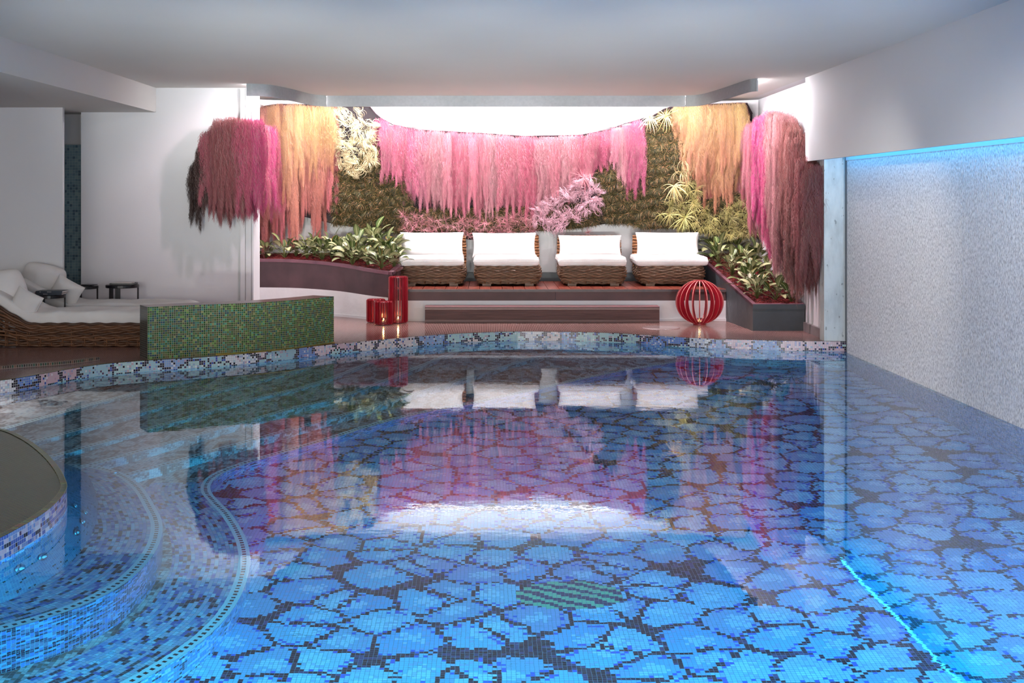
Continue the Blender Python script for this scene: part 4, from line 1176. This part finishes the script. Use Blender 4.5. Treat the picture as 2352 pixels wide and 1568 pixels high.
# air plants
def make_air(seed, kind):
    rd = random.Random(seed); b = MB()
    n = {'curly':34, 'star':28, 'strap':26}[kind]
    for i in range(n):
        a = rd.uniform(0,2*pi); el = rd.uniform(-.2,1.3) if kind != 'curly' else rd.uniform(.1,1.3)
        # grows towards the viewer side (-Y)
        d = Vector((math.cos(a)*math.cos(el), -math.sin(el)-.1, math.sin(a)*math.cos(el))).normalized()
        L_ = rd.uniform(.75,1.05)*(1.5 if kind == 'curly' else 1); p = Vector((0,0,0)); pts = [tuple(p)]; seg = 7
        ax = d.cross(Vector((0,0,1)));  ax = ax.normalized() if ax.length > .01 else Vector((1,0,0))
        curl = {'curly':rd.uniform(2.2,4.6), 'star':rd.uniform(.1,.7), 'strap':rd.uniform(.4,1.4)}[kind]
        for s_ in range(seg):
            p = p+d*(L_/seg); pts.append(tuple(p))
            if kind == 'curly': d = (Matrix.Rotation(curl/seg*(1 if i % 3 else -1), 3, ax) @ d)
            else: d = (d+Vector((0,0,-curl/seg))).normalized()
        w = {'curly':.026, 'star':.017, 'strap':.026}[kind]
        b.tube(pts, [w*(1-(k/seg)**1.3)+.002 for k in range(seg+1)], 3, cap=False)
    me = b.build('air_plant', AIRP, smooth=False); d_ = me.data; bpy.data.objects.remove(me); return d_
AIR = {k: [make_air(s+{'curly':0,'star':20,'strap':40}[k], k) for s in range(4)] for k in ('curly','star','strap')}
CREAM, PINKW, PINKD, LIME, OLIVE = (204,188,148),(206,160,172),(206,140,148),(206,196,128),(156,150,92)
def air(px, py, kind, size, col, label, grp, lift=.06):
    d = dep(px)-lift-random.uniform(0,.05)
    o = bpy.data.objects.new('air_plant', random.choice(AIR[kind])); C.objects.link(o)
    o.location = ((px-1120)*d/2900, d, wz(py,d)); o.scale = (size,size,size); o.rotation_euler = (random.uniform(-.4,.4), random.uniform(0,2*pi) if kind != 'strap' else random.uniform(-.4,.4), random.uniform(-.3,.3))
    j = random.uniform(.8,1.1); o.color = (*[min(1,v*j) for v in lin(col)], 1); tag(o, label, 'air plant', grp)
def scatter(n, poly, kind, s0, s1, cols, label, grp, lift=.06, mind=9):
    pts = []; x0,x1 = min(p[0] for p in poly), max(p[0] for p in poly); y0,y1 = min(p[1] for p in poly), max(p[1] for p in poly); tries = 0
    while len(pts) < n and tries < 6000:
        tries += 1; x, y = random.uniform(x0,x1), random.uniform(y0,y1); ins = False
        for i in range(len(poly)):
            a, c = poly[i], poly[(i+1) % len(poly)]
            if (a[1] > y) != (c[1] > y) and x < (c[0]-a[0])*(y-a[1])/(c[1]-a[1])+a[0]: ins = not ins
        if not ins or any(math.dist((x,y),q) < mind for q in pts): continue
        pts.append((x,y)); air(x, y, kind, random.uniform(s0,s1), random.choice(cols), label, grp, lift)
scatter(46, [(772,252),(850,252),(866,290),(866,380),(845,385),(800,408),(774,400)], 'curly', .09,.14, [CREAM,CREAM,(222,214,170)], 'cream curly air plant in the upper left patch beside the yellow moss', 'cream curly air plants', .10)
scatter(48, [(1225,480),(1300,430),(1345,400),(1388,430),(1386,470),(1340,510),(1255,535),(1228,520)], 'curly', .09,.14, [PINKW,PINKW,(226,180,194)], 'pale pink curly air plant in the cluster between second and third chairs', 'pale pink curly air plants', .12)
scatter(70, [(925,490),(1000,500),(1100,505),(1225,490),(1230,530),(1120,538),(1090,548),(1050,545),(925,530)], 'star', .09,.15, [PINKD,(222,164,168),(190,130,132)], 'spiky pink air plant along the lower edge above the two left chairs', 'spiky pink air plants', .10, 9)
scatter(34, [(1515,480),(1540,440),(1600,400),(1612,470),(1640,500),(1650,530),(1560,525),(1520,515)], 'strap', .12,.19, [LIME,OLIVE,(186,176,112)], 'yellow-green strappy air plant below the right yellow moss', 'strappy air plants', .10, 10)
scatter(44, [(1640,500),(1700,450),(1738,440),(1745,540),(1700,545),(1650,535)], 'strap', .11,.17, [OLIVE,LIME,(170,160,104)], 'olive strappy air plant in the lower right corner patch', 'olive air plants', .10, 9)
scatter(14, [(1712,280),(1735,300),(1740,450),(1715,450)], 'star', .08,.12, [(206,170,140),(190,150,130)], 'spiky air plant in the narrow strip at the right niche corner', 'spiky air plants at the right corner', .12, 10)
for (x, y, kd, s_, c_, lab) in ((1492,272,'strap',.22,CREAM,'cream drooping air plant at the top right of the centre curtain'),
                         (1528,268,'strap',.22,(222,206,120),'yellow drooping air plant beside the right yellow moss top'),
                         (1548,428,'strap',.28,(236,212,150),'large pale yellow star air plant left of the right yellow moss'),
                         (1568,398,'curly',.20,(190,176,130),'large looping air plant just above the pale yellow star plant'),
                         (1573,500,'strap',.26,(216,214,140),'large lime star air plant at the lower edge right of the last chair'),
                         (1352,533,'star',.11,(170,110,116),'small pink air plant hanging below the felt edge between third and fourth chairs'),
                         (1340,408,'star',.22,PINKD,'large pink spider-like air plant on the right end of the centre curtain')):
    air(x, y, kd, s_, c_, lab, None, .22)
# dark green tufts: beyond counting
def tufts(name, poly, n, label):
    b = MB(); x0,x1 = min(p[0] for p in poly), max(p[0] for p in poly); y0,y1 = min(p[1] for p in poly), max(p[1] for p in poly); c = 0
    while c < n:
        x, y = random.uniform(x0,x1), random.uniform(y0,y1); ins = False
        for i in range(len(poly)):
            a, q = poly[i], poly[(i+1) % len(poly)]
            if (a[1] > y) != (q[1] > y) and x < (q[0]-a[0])*(y-a[1])/(q[1]-a[1])+a[0]: ins = not ins
        if not ins: continue
        c += 1; d = dep(x)-.09*abs(math.sin(x*.11+math.sin(y*.09)*2)*math.sin(y*.13+x*.02))-random.uniform(0,.03); p = Vector(((x-1120)*d/2900, d, wz(y,d)))
        for k in range(16):
            v = Vector((random.gauss(0,1), -abs(random.gauss(0,.8)), random.gauss(0,.8)-.1)).normalized(); L_ = random.uniform(.04,.10)
            m = p+v*L_*.5; e = p+v*L_+Vector((0,0,-.012)); sd = v.cross(Vector((.3,1,.2))).normalized()*.0024
            n0 = len(b.v); b.v += [tuple(p-sd), tuple(p+sd), tuple(m+sd), tuple(m-sd), tuple(e)]
            b.f += [(n0,n0+1,n0+2,n0+3),(n0+3,n0+2,n0+4)]; b.uv += [[(0,0)]*4, [(0,0)]*3]
    o = b.build(name, FERN); tag(o, label, 'foliage', kind='stuff')
tufts('green_tufts', [(768,385),(810,375),(870,330),(930,420),(950,500),(930,533),(870,528),(765,512)], 2300, 'fine dark green tufts covering the wall patch left of the centre curtain')
tufts('green_tufts', [(1360,410),(1400,370),(1440,430),(1474,440),(1478,290),(1530,255),(1562,262),(1580,330),(1612,430),(1560,520),(1480,522),(1440,510),(1390,510),(1385,450)], 4200, 'fine olive green tufts covering the wall patch right of the centre curtain')
tufts('green_tufts', [(930,485),(1370,470),(1380,510),(1330,520),(1200,528),(1100,535),(1000,536),(930,530)], 2500, 'fine dark tufts between the spiky pink air plants along the lower edge')
tufts('green_tufts', [(1560,480),(1740,430),(1740,543),(1640,536),(1560,522)], 1800, 'fine tufts between the strappy air plants at the lower right')

# ------------------------------------------------------------------ loungers at left
def lounger(name_lab, x_right, x_left, y0, wd, hz, label):
    """wicker chaise; head end rises at the left"""
    t = empty('sun_lounger', (0,0,0)); tag(t, label, 'sun lounger', 'wicker sun loungers')
    Lg = x_right-x_left
    def ztop(x):
        return hz+.62*max(0, -4.60-x)**1.15*1.1
    b = MB(); n = 12
    for k in range(n):
        f = (k+.5)/n
        ol = rrect(Lg-.03*(1-f), wd-.05*(1-f), .12); ol = [(x+(x_left+x_right)/2, y+y0+wd/2) for x, y in ol]
        _, Lo = closed_resample(ol, .05); ns = int(round(Lo/.11)); ns += ns % 2
        pts, _ = closed_resample(ol, Lo/(ns*6)); m = len(pts); outp = []
        for i in range(m):
            a = Vector(pts[(i-1) % m]); c = Vector(pts[(i+1) % m]); tt_ = (c-a).normalized(); nr = Vector((tt_.y,-tt_.x))
            o = .012*math.sin(pi*i/6+(k % 2)*pi)*(1 if f < .75 else .6)
            outp.append((pts[i][0]+nr.x*o, pts[i][1]+nr.y*o, .005+f*ztop(pts[i][0])+.004*math.sin(i*.7+k)))
        b.tube(outp, .0125 if f < .75 else .015, 6, closed=True)
    b.build('woven_frame', WICD, t, smooth=True)
    b = MB(); ol = rrect(Lg-.03, wd-.03, .12); st_, _ = closed_resample([(x+(x_left+x_right)/2, y+y0+wd/2) for x,y in ol], .11)
    for p in st_:
        for dx in (0,.02): b.tube([(p[0]+dx, p[1], .01), (p[0]+dx, p[1], ztop(p[0])-.02)], .008, 5)
    b.build('stakes', WICD, t)
    b = MB(); N = 30
    for i in range(N):
        xa = x_left+.05+(Lg-.1)*i/N; xb = x_left+.05+(Lg-.1)*(i+1)/N
        b.quad((xa,y0+.04,ztop(xa)-.06),(xb,y0+.04,ztop(xb)-.06),(xb,y0+wd-.04,ztop(xb)-.06),(xa,y0+wd-.04,ztop(xa)-.06))
    b.build('seat_base', WICD, t)
    # mattress
    mb = cushion_mesh(Lg*.98, wd*.94, .16, seed=hash(label) % 9, N=34, pinch=.02, puff=.22, wr=.008, box=True)
    xc = (x_left+x_right)/2
    mb.v = [(x+xc, y+y0+wd/2, z+ztop(x+xc)+.025+ .02*math.cos((x)/Lg*pi)) for x, y, z in mb.v]
    mt = mb.build('mattress', FAB, smooth=True, weld=True)
    return t, mt
t1, m1 = lounger('a', -2.95, -5.15, 12.72, .74, .235, 'dark wicker sun lounger nearest the pool, running behind the green partition')
t1.location.z = .1; m1.location.z = .1; tag(m1, 'white mattress on the sun lounger nearest the pool', 'mattress', 'lounger mattresses')
t2, m2 = lounger('b', -3.25, -5.15, 13.75, .72, .235, 'dark wicker sun lounger farther back by the white wall')
t2.location.z = .1; m2.location.z = .1; tag(m2, 'white mattress on the sun lounger farther back by the wall', 'mattress', 'lounger mattresses')
def pillow(px, py, d, w, h, th, rot, label, seed):
    cm = cushion_mesh(w, h, th, seed=seed, pinch=.05, puff=.55, wr=.014, pw=2.6, rnd=(.2 if w > .4 else .0))
    p = at(px, py, d); o = cm.build('pillow', FAB, smooth=True, weld=True, loc=p); o.rotation_euler = rot; tag(o, label, 'pillow', 'white lounger pillows')
    if w < .4: piping(w, h, .05).build('piping', FAB, o, smooth=True)
R_ = math.radians
pillow(2, 678, 13.05, .56, .54, .34, (R_(78), R_(-14), R_(25)), 'big white head cushion cut by the left picture edge on the near lounger', 3)
pillow(58, 699, 12.84, .30, .28, .17, (R_(80), R_(24), R_(-12)), 'small square white pillow on the near lounger', 5)
pillow(100, 641, 14.05, .50, .36, .32, (R_(78), R_(14), R_(14)), 'big rounded white head cushion on the lounger by the wall', 7)
pillow(152, 670, 13.88, .33, .27, .18, (R_(80), R_(27), R_(-8)), 'small white pillow on the lounger by the wall', 9)

def side_table(px, d, zt, r, label):
    X = (px-1120)*d/2900; t = empty('side_table', (X, d, .1)); tag(t, label, 'side table', 'round black side tables')
    h = zt-.1
    b = MB(); b.lathe([(0,h),(r-.006,h),(r,h-.006),(r,h-.032),(r-.006,h-.036),(0,h-.036)], 40); b.build('tabletop', BLACKM, t, smooth=False)
    for k in range(3):
        a = -pi/2+2*pi*k/3; ca, sa = math.cos(a), math.sin(a)
        b = MB(); n_ = (r-.012); w = .03; th = .006
        c = [(n_*ca-w*sa, n_*sa+w*ca), (n_*ca+w*sa, n_*sa-w*ca), ((n_+th)*ca+w*sa, (n_+th)*sa-w*ca), ((n_+th)*ca-w*sa, (n_+th)*sa+w*ca)]
        b.prism(c, 0, h-.03); b.build('leg', BLACKM, t)
    return X
side_table(281, 14.72, .595, .19, 'round black side table on the right, standing clear against the white wall')
side_table(192, 14.55, .595, .165, 'round black side table in front of the tiled pillar')
side_table(110, 13.60, .565, .185, 'round black side table between the two loungers, stacked with books')
def book(px, d, z, w, dp, h, mat, label, rz=0.0, name='book', grp=None):
    X = (px-1120)*d/2900; t = empty(name, (X, d, z), rz); tag(t, label, 'book' if name == 'book' else name.split('_')[-1], grp)
    b = MB(); b.box(-w/2,w/2,-dp/2,dp/2,0,.003); b.box(-w/2,w/2,-dp/2,dp/2,h-.003,h); b.box(-w/2,w/2,-dp/2-.001,-dp/2+.003,0,h); b.build('cover', mat, t)
    b = MB(); b.box(-w/2+.004,w/2-.004,-dp/2+.003,dp/2-.005,.003,h-.003); b.build('pages', PAPER, t)
    return t
tb = book(119, 13.56, .566, .27, .20, .022, BOOKD, 'dark blue book, lower of the two stacked on the table between the loungers', .03)
tb2 = book(120, 13.55, .589, .285, .19, .022, BOOKD, 'dark blue book, upper of the two stacked on the table between the loungers', -.03)
# small white lettering marks on the spines
for tt_, xs_ in ((tb, (-.06,)), (tb2, (-.10,-.02))):
    for x_ in xs_:
        b = MB()
        for k in range(6 if x_ > -.1 else 2): b.box(x_+k*.008, x_+k*.008+.005, -.1015 if tt_ is tb else -.0965, -.100 if tt_ is tb else -.095, .009, .014)
        b.build('spine_lettering', PAPER, tt_)
book(92, 13.6, .566, .07, .16, .03, BOOKP, 'pinkish grey notebook beside the dark books on the table between the loungers', .1)
t = empty('document_tray', ((284-1120)*14.7/2900, 14.7, .596), .06); tag(t, 'shallow tray holding pale papers on the right side table', 'tray')
b = MB(); b.box(-.14,.14,-.10,.10,0,.006); b.box(-.14,.14,-.10,-.094,.0,.02); b.box(-.14,.14,.094,.10,.0,.02); b.box(-.14,-.134,-.1,.1,0,.02); b.box(.134,.14,-.1,.1,0,.02); b.build('tray_body', BLACKM, t)
b = MB(); b.box(-.12,.11,-.085,.085,.006,.024); b.build('papers', PAPER, t)
book(193, 14.54, .596, .20, .14, .008, DARKGL, 'dark magazine lying flat on the side table before the tiled pillar', .1, 'magazine')
book(206, 14.50, .605, .13, .12, .006, DARKGL, 'small dark booklet lying on the magazine', -.35, 'magazine')

# ------------------------------------------------------------------ lights
def area(name, loc, rot, sx, sy, power, col, spread=pi):
    l = bpy.data.lights.new(name, 'AREA'); l.shape = 'RECTANGLE'; l.size = sx; l.size_y = sy; l.energy = power; l.color = col; l.spread = spread
    o = bpy.data.objects.new(name, l); C.objects.link(o); o.location = loc; o.rotation_euler = rot; return o
def spot(name, loc, target, power, col, size=50, blend=.6, soft=.04):
    l = bpy.data.lights.new(name, 'SPOT'); l.energy = power; l.color = col; l.spot_size = R_(size); l.spot_blend = blend; l.shadow_soft_size = soft
    o = bpy.data.objects.new(name, l); C.objects.link(o); o.location = loc; o.rotation_euler = (Vector(target)-Vector(loc)).to_track_quat('-Z','Y').to_euler(); return o
# added fill lamps behind the camera, standing in for window light
for x in (-7.5,-4.9,-2.3,.3,2.9): area('rear_fill', (x,-3.05,1.52), (R_(90),0,0), 2.2, 2.0, 135, (1,.965,.93))
# ceiling spots aimed at the plant wall, just behind the fascia boards
spot('plant_spot', (-1.5,14.4,2.76), (-2.6,16.8,1.9), 96, (1,.92,.80), 56)
spot('plant_spot', (2.0,14.4,2.76), (2.9,16.8,1.9), 96, (1,.92,.80), 56)
for x in (-.9,.4,1.7): spot('plant_spot', (x,14.4,2.85), (x,17.0,1.45), 50, (1,.82,.88), 72)
for x in (-.7,.27,1.33,2.36): spot('chair_spot', (x,14.0,2.85), (x,16.3,.8), 10, (1,.88,.90), 45)
spot('wall_drape_spot', (2.3,13.6,2.85), (3.5,14.6,1.3), 240, (1,.72,.80), 70)
spot('bush_spot', (-2.0,13.4,2.85), (-2.9,14.9,1.9), 90, (1,.72,.82), 60)
# underwater pool lamps in the near wall and right wall, plus a fill by the steps
def lamp_disc(x, y, z, rz, col, power, label):
    t = empty('pool_lamp', (x,y,z)); t.rotation_euler = (R_(90),0,rz); tag(t, label, 'pool light')
    b = MB(); b.lathe([(.13,0),(.13,-.02),(.11,-.03),(.11,-.015)], 28); b.build('ring', CHROME, t, smooth=True)
    area('underwater_beam', (x-math.sin(-rz)*0, y+.04, z), (R_(82),0,rz), .6, .25, power*1.1, col)
lamp_disc(-.2, 2.72, -.55, 0, (.05,.78,1), 190, 'round underwater lamp in the near pool wall, centre')
lamp_disc(2.6, 2.72, -.55, 0, (.04,.46,1), 170, 'round underwater lamp in the near pool wall, right')
lamp_disc(-3.0, 2.72, -.40, 0, (.12,.60,1), 18, 'round underwater lamp in the near pool wall, left')
area('underwater_beam', (3.70, 4.3, -.5), (R_(90),0,R_(90)), 2, .2, 50, (.05,.5,1))
area('underwater_beam', (-4.3, 9.4, -.06), (R_(90),0,R_(-90)), 1.6, .06, 30, (1,.92,.88))  # added unseen white fill under water, brightens the step treads
for yy in (6.5, 9.5): spot('glass_fill', (1.2,yy,2.86), (3.72,yy+2.2,.55), 210, (1,.93,.86), 62, 1.0, .08)  # added spots that brighten the textured glass, no fixture there
# added unseen spots on the near deck to brighten the ceiling
for x in (-3.4,-1.2,1.0,3.2): spot('ceiling_fill', (x*.8,1.6,.12), (x*.62,13.4,2.91), 2900, (.98,1,.96), 29, 1.0, .12)
w = bpy.data.worlds.new('world'); S.world = w; w.use_nodes = True
w.node_tree.nodes['Background'].inputs[0].default_value = (.75,.82,.95,1); w.node_tree.nodes['Background'].inputs[1].default_value = .5
